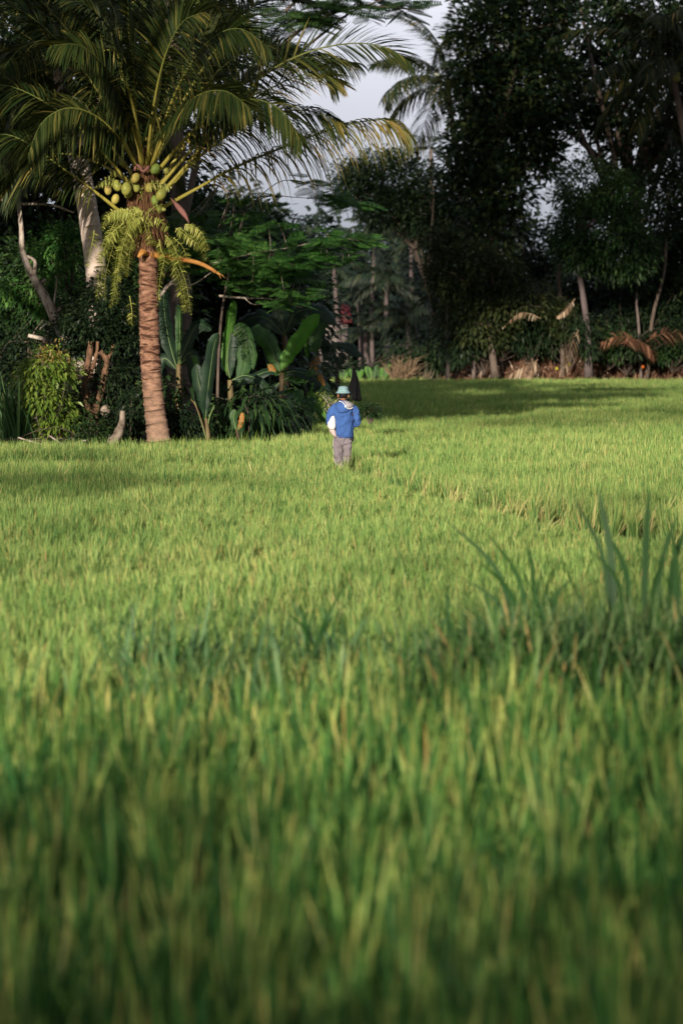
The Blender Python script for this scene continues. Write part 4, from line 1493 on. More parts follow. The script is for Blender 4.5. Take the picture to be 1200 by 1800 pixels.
def banana(label, px, py, d, top, r, lv, seed, group='banana plants along the left bank', petioles=(), stem=True):
    b = W(px, py, d)
    b[2] = .08 if d < 120 else 0
    t = thing('banana_plant', label, 'banana plant', tuple(b), group)
    if stem:
        m = MB()
        tube(m, spline([b, (b + W(*top, d)) / 2 + (.03, 0, 0), W(*top, d)], 12), np.linspace(r, r * .55, 12), 10, jitter=.03, rng=R(seed))
        m.obj('stem', M['pstem'], t, smooth=True)
    for i, L in enumerate(lv):
        pts, w, mat = L[:3]
        kw = L[3] if len(L) > 3 else {}
        banana_leaf(t, px_path(pts, d), w * .82 * max(1, min(d, 90) / 54.0), mat, seed * 10 + i, **kw)
    for pts, rr_, mt in petioles:
        m = MB()
        tube(m, spline(px_path(pts, d), 8), np.linspace(rr_, rr_ * .6, 8), 6)
        m.obj('petiole', M[mt], t, smooth=True)
    return t


banana('banana plant with the two bright upright leaves beside the sky-blue jacket', 492, 755, 62.5, (495, 655), .11, [
    ([(496, 652), (503, 632), (520, 605), (545, 570), (561, 552)], .44, 'banana_bright', dict(face=(.3, -1, .2), sag=.3)),
    ([(493, 655), (484, 630), (470, 600), (455, 585), (440, 578)], .52, 'banana', dict(face=(-.2, -1, .4), sag=.35)),
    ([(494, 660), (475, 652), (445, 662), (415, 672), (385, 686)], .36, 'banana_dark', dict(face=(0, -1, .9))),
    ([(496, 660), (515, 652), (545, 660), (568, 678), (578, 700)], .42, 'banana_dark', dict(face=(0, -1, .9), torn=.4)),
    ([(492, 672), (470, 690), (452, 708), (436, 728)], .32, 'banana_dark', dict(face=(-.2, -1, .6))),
    ([(496, 668), (520, 662), (545, 654), (555, 652)], .3, 'banana', dict(face=(0, -1, 1.0))),
    ([(497, 670), (505, 690), (520, 700), (532, 712)], .3, 'banana_dark', dict(face=(0, -1, .5))),
    ([(560, 655), (563, 664), (566, 674), (566, 682)], .17, 'banana_dry', dict(face=(0, -1, .3), torn=.5, label='curled orange dry leaf tip')),
    ([(470, 640), (476, 645), (480, 652), (482, 656)], .2, 'banana_dry', dict(face=(0, -1, .3), torn=.5)),
], 45, petioles=[([(494, 700), (505, 685), (520, 682)], .022, 'midrib'), ([(494, 690), (485, 705), (480, 720)], .02, 'midrib')])
banana('banana plant with one grey-green blade and a rolled new leaf behind the bright leaves', 545, 735, 70.0, (545, 640), .09, [
    ([(548, 636), (552, 612), (562, 580), (580, 548)], .42, 'banana', dict(face=(.5, -1, .1), sag=.3)),
    ([(540, 640), (536, 610), (532, 580), (530, 556)], .13, 'banana_bright', dict(face=(.2, -1, 0), sag=-.6)),
    ([(548, 650), (556, 630), (548, 660), (538, 690)], .25, 'banana_dry', dict(torn=.8)),
], 46)
banana('banana plant with tall upright blades and orange dry stalks nearest the palm trunk', 365, 785, 50.9, (362, 735), .06, [
    ([(362, 735), (364, 700), (370, 650), (376, 610), (384, 585)], .46, 'banana_dark', dict(face=(.9, -1, .1), sag=.3, torn=.35)),
    ([(362, 735), (356, 700), (348, 665), (345, 640)], .4, 'banana_dark', dict(face=(-.4, -1, .1))),
], 47, petioles=[([(366, 785), (356, 745), (345, 715), (336, 702)], .02, 'brown_bark'), ([(364, 775), (352, 735), (342, 705)], .02, 'midrib'), ([(364, 760), (368, 735), (377, 712)], .02, 'midrib'), ([(362, 790), (358, 778), (352, 790)], .02, 'brown_bark')])
banana('banana plant with a translucent yellow-green blade and torn grey-green blades', 405, 770, 54.0, (404, 668), .10, [
    ([(400, 660), (398, 630), (404, 590), (410, 550), (412, 528)], .36, 'banana_bright', dict(face=(.9, -1, 0), sag=.3)),
    ([(410, 590), (424, 578), (432, 600), (430, 640), (420, 672)], .5, 'banana', dict(face=(.2, -1, .3), torn=.35)),
    ([(412, 600), (436, 596), (446, 620), (445, 650)], .22, 'banana', dict(face=(.4, -1, .3))),
    ([(404, 665), (400, 640), (402, 610), (408, 585)], .5, 'banana_dark', dict(face=(-.4, -1, .1), torn=.3)),
    ([(408, 668), (430, 660), (455, 668), (474, 690)], .3, 'banana_dark', dict(face=(0, -1, .8))),
], 48)
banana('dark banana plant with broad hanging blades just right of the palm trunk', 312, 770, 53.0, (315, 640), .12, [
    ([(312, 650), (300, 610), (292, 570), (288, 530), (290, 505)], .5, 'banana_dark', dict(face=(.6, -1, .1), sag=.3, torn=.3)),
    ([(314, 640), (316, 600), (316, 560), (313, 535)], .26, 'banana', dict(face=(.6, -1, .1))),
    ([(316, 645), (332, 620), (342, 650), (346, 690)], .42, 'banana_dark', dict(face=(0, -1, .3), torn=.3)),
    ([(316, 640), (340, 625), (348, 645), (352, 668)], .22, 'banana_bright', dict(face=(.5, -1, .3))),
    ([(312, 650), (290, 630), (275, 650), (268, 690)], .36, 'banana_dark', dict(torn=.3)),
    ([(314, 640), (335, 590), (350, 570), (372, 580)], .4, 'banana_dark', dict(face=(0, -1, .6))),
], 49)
banana('banana plant farther back with one leaf arching to the right over the field', 590, 670, 84.0, (592, 640), .12, [
    ([(575, 618), (590, 608), (612, 610), (636, 627)], .45, 'banana_dark', dict(face=(0, -1, .9))),
    ([(590, 640), (578, 620), (570, 600)], .4, 'banana_dark', {}),
    ([(592, 645), (600, 630), (606, 622)], .3, 'banana_dark', {}),
], 50)
banana('short banana sucker with a pale heart leaf beside the sunlit grass', 418, 785, 50.8, (416, 755), .05, [
    ([(416, 757), (412, 742), (410, 730), (414, 720)], .2, 'banana', dict(face=(.2, -1, .2))),
    ([(418, 757), (424, 740), (426, 725)], .14, 'banana_dry', dict(torn=.6)),
], 52)
banana('dark banana plant with torn leaf at the back between the trees', 500, 690, 66.0, (500, 590), .12, [
    ([(500, 590), (470, 560), (440, 560), (415, 580)], .6, 'banana_dark', dict(face=(0, -1, .8), torn=.4)),
    ([(500, 590), (520, 550), (560, 545), (590, 570)], .6, 'banana_dark', dict(face=(0, -1, .8), torn=.4)),
    ([(500, 590), (495, 560), (485, 530)], .5, 'banana_dark', {}),
], 53)

# broad plants in the sun at the far end
rng = R(460)
for i, (px, py, h, lab) in enumerate([(628, 668, 22, 'low broad-leaved plant lit by the sun behind the black cloth'), (655, 668, 26, 'row of pale sunlit broad leaves left of the dry twiggy bush'),
                                      (672, 668, 30, 'tallest pale broad-leaved plant touching the dry twiggy bush'), (600, 670, 24, 'broad-leaved plant showing above the teal hat')]):
    lv = []
    for k in range(7):
        a = rng.uniform(-13, 13)
        lv.append(([(px + a * .3, py), (px + a * .8, py - h * .5), (px + a * 1.1, py - h * rng.uniform(.5, 1))], .17, 'banana' if k % 3 else 'banana_bright', dict(face=(rng.uniform(-.6, .6), -1, .3))))
    banana(lab, px, py, 127.0, (px, py - 6), .05, lv, 470 + i, 'broad-leaved plants at the far end', stem=True)

# ------------------------------------------------------------------ the far end
# far wood: one mass nobody could count
rng = R(500)
cl = []
for x in np.arange(-62, 70, 2.1):
    for row, (yy, hh) in enumerate(((168, 9.5), (182, 12.5), (200, 13.2), (216, 13.0))):
        top = hh + rng.normal(0, 1.3)
        if x > 8 and row < 2:
            top *= .62
        if x > 14 and row == 2:
            top *= .6
        cl.append((x + rng.normal(0, 1), yy + rng.normal(0, 3), top * .55, 2.6, 2.4, top * .5))
P, D, cc = cluster_points(cl, 4600, 22, .75, rng, .35)
m = MB()
leaves(m, P, D, .9, rng, .55, .4)
m.obj('far_wood', M['wood_far'], kind='stuff')

palms = [   # px of base, py base, px top, py top, depth, scale, fronds, label
    (603, 655, 586, 465, 150, .8, 12, 'tall thin far palm whose pinkish trunk leans left past the red roof'),
    (634, 640, 628, 512, 156, .8, 12, 'far palm with short pale trunk right of the red roof'),
    (687, 640, 680, 492, 150, 1.15, 20, 'far palm with big round crown in the middle of the far wood'),
    (717, 668, 717, 562, 140, 1.0, 18, 'low far palm straight behind the dry twiggy bush'),
    (654, 650, 642, 582, 146, .95, 15, 'short leaning far palm with yellowish heart left of the dry bush'),
    (712, 540, 722, 432, 158, .8, 12, 'far palm trunk standing pale under the round dark tree'),
    (565, 640, 560, 520, 160, .8, 10, 'far palm half hidden by the feathery branches'),
    (655, 560, 660, 405, 160, 1.0, 16, 'far palm crown standing up against the sky gap'),
    (416, 600, 420, 372, 120, .7, 12, 'far palm crown showing left of the sky gap'),
]
for i, (bx, by, tx, ty, d, sc, nf, lab) in enumerate(palms):
    b = W(bx, by, d)
    b[2] = 0
    palm_tree(lab, b, W(tx, ty, d), .17, .12, 'far', nf, 510 + i, sc * .74, 'slim palms at the far end of the field', bark='slim_bark', bend=rng.uniform(-.2, .2))

# red-roofed house in the far wood
d = 158
t = thing('house', 'small pale house with a red roof among the far palms', 'house', tuple(W(598, 668, d)))
a, b = W(590, 0, d)[0], W(611, 0, d)[0]
ztop = W(600, 566, d)[2]
zr = W(600, 545, d)[2]
m = MB()
m.add([(a - 1, d, 0), (b, d, 0), (b, d + 4, 0), (a - 1, d + 4, 0), (a - 1, d, ztop), (b, d, ztop), (b, d + 4, ztop), (a - 1, d + 4, ztop)],
      [(0, 1, 5, 4), (1, 2, 6, 5), (2, 3, 7, 6), (3, 0, 4, 7)])
m.obj('wall', plain('house_wall', (.12, .10, .095), .9, .3, 1.2), t)
m = MB()
m.add([(a + .2, d - .5, ztop - .05), (b + .3, d - .5, ztop - .05), (b + .3, d + 4.5, ztop - .05), (a + .2, d + 4.5, ztop - .05), (a + .4, d + 2, zr + .4), (b + .1, d + 2, zr + .4)],
      [(0, 1, 5, 4), (2, 3, 4, 5), (0, 3, 2, 1)], [(1, 2, 5), (3, 0, 4)])
m.obj('roof', plain('red_roof', (.065, .010, .014), .7, .15, 2), t)

# dry twiggy bush
rng = R(520)
d = 126.5
c = W(705, 669, d)
t = thing('dry_bush', 'dry brown twiggy bush fanned out at the far end of the field', 'bush', (c[0], c[1], 0))
m = MB()
for i in range(70):
    a = rng.normal(0, .42)
    L = rng.uniform(.8, 1.75)
    p0 = np.array((c[0] + rng.normal(0, .12), c[1], 0))
    p2 = p0 + np.array((math.sin(a) * L, rng.normal(0, .4), math.cos(a) * L))
    p1 = (p0 + p2) / 2 + rng.normal(0, .08, 3)
    tube(m, [p0, p1, p2], [.035, .026, .012], 4, cap=False)
    for k in range(3):
        q = p1 + (p2 - p1) * rng.uniform(.1, .9)
        tube(m, [q, q + (rng.normal(0, .3), rng.normal(0, .2), rng.uniform(.1, .35))], [.012, .006], 3, cap=False)
m.obj('twigs', plain('dry_twigs', (.17, .115, .07)), t)
for px, py, s, lab in ((600 + 150, 668, .6, 'smaller dry bush right of the large twiggy one'), (775, 668, .5, 'smallest dry bush beside the thin pale trunk')):
    c = W(px, py, d)
    t = thing('dry_bush', lab, 'bush', (c[0], c[1], 0))
    m = MB()
    for i in range(30):
        a = rng.normal(0, .4)
        L = rng.uniform(.8, 1.75) * s
        p0 = np.array((c[0] + rng.normal(0, .1), c[1], 0))
        tube(m, [p0, p0 + np.array((math.sin(a) * L * .5, 0, math.cos(a) * L * .55)), p0 + np.array((math.sin(a) * L, rng.normal(0, .3), math.cos(a) * L))], [.02, .015, .008], 4, cap=False)
    m.obj('twigs', plain('grey_twigs', (.16, .13, .09)), t)

# undergrowth along the far left end
shrub('low dark bush behind the black cloth at the far end', 630, 668, 131, [(600, 655, 40, 12), (650, 652, 50, 12), (560, 650, 40, 20), (700, 650, 60, 12), (760, 640, 40, 26), (800, 630, 40, 36), (740, 620, 60, 24)], 260, 20, .4, .35, 'leaf_dark', 530)
shrub('leafy thicket under the far palms behind the dry bush', 690, 650, 163, [(620, 610, 60, 36), (700, 610, 60, 30), (760, 600, 50, 40), (560, 610, 50, 36), (660, 580, 60, 20)], 260, 20, .5, .4, 'wood_far', 531)

# ---- right hand trees
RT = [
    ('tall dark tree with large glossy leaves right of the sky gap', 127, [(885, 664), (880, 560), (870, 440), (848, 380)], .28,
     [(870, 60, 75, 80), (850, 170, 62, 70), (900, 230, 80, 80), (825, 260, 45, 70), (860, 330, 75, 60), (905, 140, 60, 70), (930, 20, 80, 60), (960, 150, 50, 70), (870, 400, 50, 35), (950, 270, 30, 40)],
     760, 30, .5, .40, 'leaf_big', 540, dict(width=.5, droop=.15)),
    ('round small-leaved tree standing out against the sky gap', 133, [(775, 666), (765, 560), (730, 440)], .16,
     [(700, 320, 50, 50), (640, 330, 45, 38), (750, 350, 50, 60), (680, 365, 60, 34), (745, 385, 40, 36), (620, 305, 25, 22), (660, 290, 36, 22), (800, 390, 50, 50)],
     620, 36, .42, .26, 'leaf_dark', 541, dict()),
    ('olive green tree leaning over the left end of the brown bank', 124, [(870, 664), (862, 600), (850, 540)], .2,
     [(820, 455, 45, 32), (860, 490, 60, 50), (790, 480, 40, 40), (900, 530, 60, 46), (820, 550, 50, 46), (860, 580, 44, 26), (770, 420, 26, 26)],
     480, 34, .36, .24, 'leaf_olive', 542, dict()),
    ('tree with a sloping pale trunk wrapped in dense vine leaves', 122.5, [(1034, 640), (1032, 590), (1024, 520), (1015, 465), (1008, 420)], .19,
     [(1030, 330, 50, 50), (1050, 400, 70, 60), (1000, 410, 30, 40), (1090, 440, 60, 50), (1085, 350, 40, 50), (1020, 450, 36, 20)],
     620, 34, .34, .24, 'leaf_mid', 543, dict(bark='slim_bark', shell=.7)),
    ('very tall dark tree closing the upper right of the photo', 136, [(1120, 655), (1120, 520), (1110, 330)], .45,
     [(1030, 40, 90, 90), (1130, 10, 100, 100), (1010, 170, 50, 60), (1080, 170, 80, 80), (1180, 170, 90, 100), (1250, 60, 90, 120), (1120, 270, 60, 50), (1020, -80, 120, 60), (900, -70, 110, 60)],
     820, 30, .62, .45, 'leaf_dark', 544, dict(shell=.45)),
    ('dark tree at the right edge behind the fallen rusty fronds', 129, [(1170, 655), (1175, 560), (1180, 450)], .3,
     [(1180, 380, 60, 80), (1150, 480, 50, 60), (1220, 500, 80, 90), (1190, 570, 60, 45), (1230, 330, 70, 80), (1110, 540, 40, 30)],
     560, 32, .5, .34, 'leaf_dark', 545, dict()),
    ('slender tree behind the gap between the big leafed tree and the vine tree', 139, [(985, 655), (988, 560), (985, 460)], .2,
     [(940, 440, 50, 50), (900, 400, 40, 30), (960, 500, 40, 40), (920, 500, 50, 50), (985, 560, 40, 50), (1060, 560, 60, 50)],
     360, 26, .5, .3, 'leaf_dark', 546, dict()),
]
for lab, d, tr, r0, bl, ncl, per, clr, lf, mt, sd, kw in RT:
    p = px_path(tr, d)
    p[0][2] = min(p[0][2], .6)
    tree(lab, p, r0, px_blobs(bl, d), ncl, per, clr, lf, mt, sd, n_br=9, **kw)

palm_tree('dark coconut palm with big drooping fronds at the upper right', W(1290, 655, 124), W(1180, 125, 124), .22, .17, 'dark', 22, 550, 1.4, None, 0, 'dark_bark', nuts=4)
palm_tree('coconut palm silhouetted against the sky beside the big leafed tree', W(850, 650, 129.5), W(786, 150, 129.5), .2, .15, 'dark', 20, 551, 1.25, None, 0, 'dark_bark')
palm_tree('small palm top poking up in the sky gap below the silhouetted palm', W(760, 640, 150), W(757, 262, 150), .14, .1, 'far', 7, 552, .45, None, 0, 'far_bark')

# thin trunks standing in the right-hand wood
for i, (pts, r, lab, bk) in enumerate([
    ([(787, 666), (787, 610), (786, 555), (788, 500)], .10, 'thin straight pale trunk at the left end of the brown bank', 'far_bark'),
    ([(1127, 640), (1122, 580), (1118, 530), (1120, 500)], .07, 'short pale trunk behind the rusty fronds', 'far_bark'),
    ([(1136, 640), (1142, 590), (1150, 540), (1166, 480), (1170, 420)], .09, 'thicker dark trunk right of the short pale one', 'dark_bark'),
    ([(988, 640), (987, 560), (981, 490), (990, 440)], .11, 'reddish trunk left of the vine-wrapped tree', 'dark_bark'),
    ([(832, 666), (832, 640), (828, 610)], .10, 'stubby grey trunk at the foot of the olive tree', 'far_bark')]):
    C = px_path(pts, 125.5)
    C[0][2] = 0
    t = thing('tree', lab, 'tree', tuple(C[0]))
    m = MB()
    tube(m, spline(C, 14), np.linspace(r * 1.15, r * .8, 14), 8, jitter=.05, rng=R(560 + i))
    m.obj('trunk', M[bk], t, smooth=True)
    P, D, cc = cluster_points([(C[-1][0], C[-1][1] + .4, C[-1][2] + .3, .9, .9, .7)], 26, 26, .22, R(565 + i), .2)
    m = MB()
    leaves(m, P, D, .22, R(570 + i), .5)
    m.obj('crown', M['leaf_dark'], t)

# bank bushes, litter and fallen fronds
for i, (lab, px, py, bl, mt) in enumerate([
    ('dark undergrowth filling the wood above the left half of the bank', 850, 660, [(790, 600, 36, 50, 6), (850, 565, 50, 40, 4), (1020, 590, 40, 26, 4), (900, 590, 40, 20, 3), (910, 550, 50, 44, 8), (960, 540, 50, 50, 8), (800, 530, 40, 50, 8), (1000, 520, 40, 50, 8)], 'leaf_dark'),
    ('dark undergrowth filling the wood above the right half of the bank', 1100, 660, [(1060, 580, 50, 36, 3), (1180, 590, 50, 36, 3), (1120, 570, 50, 36, 5), (1110, 520, 50, 55, 8), (1160, 550, 50, 44, 8), (1210, 540, 50, 54, 8), (1070, 500, 40, 40, 8), (1250, 560, 50, 40, 8)], 'leaf_dark'),
    ('dark tangle of vines hanging over the left half of the brown bank', 870, 640, [(840, 600, 30, 22, 0), (880, 590, 34, 26, 1), (930, 600, 30, 22, 0), (975, 590, 26, 30, 1), (900, 560, 40, 30, 2), (955, 555, 34, 30, 2), (805, 610, 26, 30, 0)], 'leaf_dark'),
    ('dark tangle of vines hanging over the right half of the brown bank', 1080, 640, [(1030, 600, 24, 26, -2.5), (1060, 585, 36, 26, 1), (1110, 610, 30, 16, -1), (1160, 600, 34, 22, 0), (1200, 590, 34, 30, 0), (1100, 555, 40, 30, 2), (1150, 550, 40, 30, 2), (1016, 570, 18, 26, -2.5)], 'leaf_dark'),
    ('leafy green bush on the bank right of the sloping trunk', 1070, 650, [(1075, 612, 22, 18), (1060, 600, 20, 12), (1100, 600, 18, 12)], 'leaf_mid'),
    ('bush at the foot of the vine-wrapped trunk', 1000, 650, [(1000, 575, 20, 22), (985, 545, 20, 26), (1030, 570, 18, 16), (960, 565, 22, 20)], 'leaf_olive'),
    ('dark bush on the middle of the brown bank', 930, 650, [(930, 570, 28, 24), (905, 590, 20, 12), (950, 590, 18, 10)], 'leaf_dark'),
    ('green bush at the far right end of the brown bank', 1180, 655, [(1165, 620, 20, 10), (1190, 605, 24, 16), (1230, 610, 30, 20)], 'leaf_mid')]):
    shrub(lab, px, py, 125.0, bl, 620 if i < 2 else 300 if i < 4 else 140, 24, .4 if i < 2 else .25, .32 if i < 2 else .24, mt, 580 + i, group='bushes on the brown bank')
rng = R(590)
n = 9000
x = rng.uniform(4.5, 27, n)
y = rng.uniform(123.6, 131.5, n)
zz = right_bank_h(x, y) + .04
m = MB()
leaves(m, np.column_stack([x, y, zz]), np.column_stack([rng.normal(0, 1, n), rng.normal(-.6, .6, n), rng.uniform(-.1, .8, n)]), .22, rng, .5, .3)
m.obj('leaf_litter', M['leaf_dead'], kind='stuff')
n = 1800
x = rng.uniform(6.5, 26, n)
y = rng.uniform(124.2, 129.5, n)
m = MB()
base_ = np.column_stack([x, y, right_bank_h(x, y)])
blades(m, base_, rng.uniform(.2, .9, n), 1.1, .05, rng)
m.obj('dry_undergrowth', M['leaf_dead'], kind='stuff')


def fallen(label, pts, d, LL, hang, mat, seed, n=40, lw=.03, group='dry fallen palm fronds on the brown bank', up=(0, 0, 1)):
    C = px_path(pts, d)
    rb, lb = frond(C, LL * 1.1, n, hang * .8, R(seed), (0, -1, .4), .08, .016, lw, .1, .9, .1, 4)
    t = thing('fallen_frond', label, 'palm frond', tuple(C[0]), group)
    rb.obj('midrib', M[mat], t)
    lb.obj('leaflets', M[mat], t, kind='stuff')


fallen('whitish dry frond lying low on the left of the bank', [(945, 632), (930, 642), (910, 650), (893, 660)], 123.4, .7, .5, 'frond_dead', 600)
fallen('second whitish dry frond crossing the low one', [(935, 630), (936, 645), (930, 656), (924, 664)], 123.3, .6, .4, 'frond_dead', 601)
fallen('pale dry frond hanging in the leaves above the bank', [(1010, 525), (998, 540), (988, 550), (978, 556)], 121.5, .28, .5, 'frond_dead', 602)
fallen('long pale frond hanging down from the vine-wrapped trunk', [(1016, 580), (1006, 600), (998, 625), (990, 655)], 121.8, .6, .8, 'frond_dead', 603)
fallen('rusty fan of dry frond at the right of the bank', [(1120, 598), (1100, 594), (1080, 592), (1060, 600), (1048, 606)], 122.8, .6, .3, 'frond_rust', 604)
fallen('rusty frond bending down right of the rusty fan', [(1135, 600), (1160, 588), (1190, 585), (1220, 600)], 122.8, .7, .5, 'frond_rust', 605)
fallen('grey dry frond drooping under the rusty fan', [(1090, 604), (1115, 598), (1140, 610), (1150, 632)], 122.3, .6, .5, 'frond_rust', 606)
fallen('thin pale frond arching out of the olive tree', [(950, 560), (930, 552), (910, 552), (884, 575)], 121.5, .25, .9, 'frond_dead', 607, 26)
for i, (px, py, c, lab) in enumerate([(1129, 645, (.35, .08, .01), 'orange fruit low in the leaf litter'), (1000, 640, (.28, .22, .02), 'upper yellow fruit beside the hanging pale frond'), (978, 648, (.25, .22, .02), 'lower yellow fruit beside the hanging pale frond')]):
    m = MB()
    ellipsoid(m, W(px, py, 122.9), (.085, .085, .09), 10, 7)
    o = m.obj('fruit', plain('fruit_skin', c, .5, .1), smooth=True)
    o['label'] = lab
    o['category'] = 'fruit'

# ------------------------------------------------------------------ black cloth on a stick (bird scarer)
d = 58
b = W(622, 705, d)
tp = W(621, 646, d)
t = thing('bird_scarer', 'black cloth hanging in a cone from a stick behind the hat', 'scarecrow', (b[0], b[1], 0))
m = MB()
tube(m, [(b[0], d, 0), tuple(tp + (0, 0, .05))], [.012, .009], 5)
m.obj('stick', M['dark_bark'], t)
m = MB()
rings = []
for k in range(12):
    u = k / 11
    zc = tp[2] * (1 - u) + (b[2] + .02) * u
    a = np.linspace(0, 2 * PI, 24, endpoint=False)
    r_ = (.012 + .165 * u ** .85) * (1 + .28 * u * np.sin(a * 4 + 1) + .1 * np.sin(a * 7 + u * 4))
    rings.append(np.column_stack([tp[0] + (b[0] - tp[0]) * u + .02 * math.sin(u * 5) + np.cos(a) * r_, d + np.sin(a) * r_ * .7, zc + .03 * np.sin(a * 3) * u]))
loft(m, rings)
m.obj('cloth', plain('black_cloth', (.004, .004, .005), .95, .2), t, smooth=True)

# ------------------------------------------------------------------ the person
PD = 41.3
pc = W(603, 849, PD)
PX, PY = float(pc[0]), PD
person = thing('person', 'person in blue hooded jacket, grey trousers and teal hat standing in the rice', 'person', (PX, PY, 0))


def pp(x, y, z):
    return np.array((PX + x, PY + y, z))


def ring(cx, cy, cz, rx, ry, n=28, pw=2.3, wr=0, ph=0, tilt=(0, 0)):
    a = np.linspace(0, 2 * PI, n, endpoint=False)
    c, s = np.cos(a), np.sin(a)
    k = (np.abs(c) ** pw + np.abs(s) ** pw) ** (-1 / pw)
    k = k * (1 + wr * np.sin(a * 5 + ph) + wr * .6 * np.sin(a * 9 - ph * 2))
    return np.column_stack([PX + cx + c * k * rx, PY + cy + s * k * ry, cz + tilt[0] * c * rx + tilt[1] * s * ry])


def limb_rings(C, rr, wr=.03, n=16, seed=0):
    C = np.asarray(C, float)
    T = tangents(C)
    X = nrm(np.cross(T, (0, 1.0, .01)))
    Y = np.cross(T, X)
    a = np.linspace(0, 2 * PI, n, endpoint=False)
    out = []
    rng = R(seed)
    for i in range(len(C)):
        k = 1 + wr * np.sin(a * 3 + i * .8 + seed) + wr * .7 * np.sin(a * 2 - i * 1.3) + wr * rng.normal(0, .25, n)
        out.append(C[i] + rr[i] * k[:, None] * (np.cos(a)[:, None] * X[i] + np.sin(a)[:, None] * Y[i]))
    return out


def cloth(name, c, scale=25, bump=.3):
    return barkmat(name, [(.3, tuple(v * .82 for v in c)), (.7, tuple(min(1, v * 1.12) for v in c))], scale, (1, 1, .5), .85, bump)


skin = plain('skin', (.27, .125, .07), .5, .08, 20)
# body: one continuous skin-modifier figure
bm_v = [pp(0, 0, .88), pp(0, 0, 1.05), pp(0, -.005, 1.22), pp(0, -.005, 1.34), pp(0, .0, 1.42), pp(0, .015, 1.50),
        pp(-.085, 0, .84), pp(-.085, .01, .48), pp(-.075, 0, .08), pp(-.075, .11, .03),
        pp(.085, 0, .84), pp(.08, .06, .48), pp(.07, .0, .08), pp(.07, .11, .03),
        pp(-.14, 0, 1.27), pp(-.235, -.03, 1.06), pp(-.19, .17, .95), pp(-.17, .24, .93),
        pp(.14, 0, 1.27), pp(.235, -.01, 1.05), pp(.15, .18, .99), pp(.11, .25, 1.0)]
ed = [(0, 1), (1, 2), (2, 3), (3, 4), (4, 5), (0, 6), (6, 7), (7, 8), (8, 9), (0, 10), (10, 11), (11, 12), (12, 13), (3, 14), (14, 15), (15, 16), (16, 17), (3, 18), (18, 19), (19, 20), (20, 21)]
rd = [.09, .09, .08, .035, .042, .045, .06, .045, .035, .03, .06, .045, .035, .03, .02, .03, .026, .026, .02, .03, .026, .026]
base_v = len(bm_v)
for s, wv in ((-1, 17), (1, 21)):            # five fingers each
    hc = bm_v[wv]
    for k, (dx, dz, L) in enumerate(((-.024, .012, .07), (-.01, .016, .08), (.006, .014, .076), (.02, .008, .06), (-s * -.03, -.02, .05))):
        i0 = len(bm_v)
        bm_v.append(hc + (dx, .045 if k < 4 else .01, dz))
        bm_v.append(hc + (dx * 1.15, .045 + L * .5 if k < 4 else .045, dz - .012))
        bm_v.append(hc + (dx * 1.15, .045 + L * .75 if k < 4 else .065, dz - .04))
        ed += [(wv, i0), (i0, i0 + 1), (i0 + 1, i0 + 2)]
        rd += [.011, .0095, .0085]
me = bpy.data.meshes.new('body')
me.from_pydata([tuple(v) for v in bm_v], ed, [])
body = put('body', me, person)
sk = body.modifiers.new('skin', 'SKIN')
for i, v in enumerate(me.skin_vertices[0].data):
    v.radius = (rd[i], rd[i])
    v.use_root = (i == 0)
ss = body.modifiers.new('sub', 'SUBSURF')
ss.levels = ss.render_levels = 2
me.materials.append(skin)
# head with face (it looks away from the camera), ears
m = MB()
hr = []
for k in range(15):
    v = -1 + 2 * k / 14
    r_ = math.sqrt(max(1 - v * v, .003))
    rx, ry = .077 * r_, .095 * r_
    if v < 0:
        rx *= 1 - .22 * v * v
    g = ring(0, .012 + (.012 if v < -.2 else 0), 1.49 + v * .118, rx, ry, 24, 2.0)
    if -.35 < v < .05:                        # nose
        g[6, 1] += .022
    hr.append(g)
loft(m, hr)
for s in (-1, 1):
    ellipsoid(m, pp(s * .083, -.002, 1.475), (.014, .024, .034), 10, 7, rotz(s * .5))
head = m.obj('head', skin, person, smooth=True)
for s in (-1, 1):
    m = MB()
    ellipsoid(m, pp(s * .03, .098, 1.50), (.014, .008, .008), 8, 6)
    m.obj('eye', plain('eye', (.05, .03, .02), .3), head, smooth=True)
m = MB()
ellipsoid(m, pp(0, .106, 1.428), (.026, .008, .008), 8, 6)
m.obj('mouth', plain('lips', (.30, .10, .08), .5), head, smooth=True)
m = MB()
loft(m, [ring(0, -.012, 1.435, .058, .062, 22), ring(0, -.014, 1.46, .074, .082, 22), ring(0, -.012, 1.50, .082, .092, 22), ring(0, -.008, 1.56, .080, .092, 22), ring(0, -.004, 1.60, .05, .06, 22)])
m.obj('hair', plain('black_hair', (.012, .010, .010), .5, .3, 40), person, smooth=True)
# bucket hat
hatm = cloth('teal_felt', (.15, .235, .25), 40, .2)
hat = MB()
prof = [(1.515, .122, .132), (1.522, .128, .138), (1.545, .108, .116), (1.560, .092, .104), (1.585, .089, .100), (1.615, .082, .093), (1.632, .068, .078), (1.640, .04, .045)]
loft(hat, [ring(.0, -.004, z, a, b_, 30, 2.1, .012, z * 40) for z, a, b_ in prof])
h = hat.obj('bucket_hat', hatm, person, smooth=True)
hb = MB()
loft(hb, [ring(0, -.004, 1.556, .0955, .107, 30, 2.1), ring(0, -.004, 1.566, .095, .106, 30, 2.1)])
hb.obj('hat_band', cloth('hat_band_cloth', (.19, .34, .33), 40), h, smooth=True)
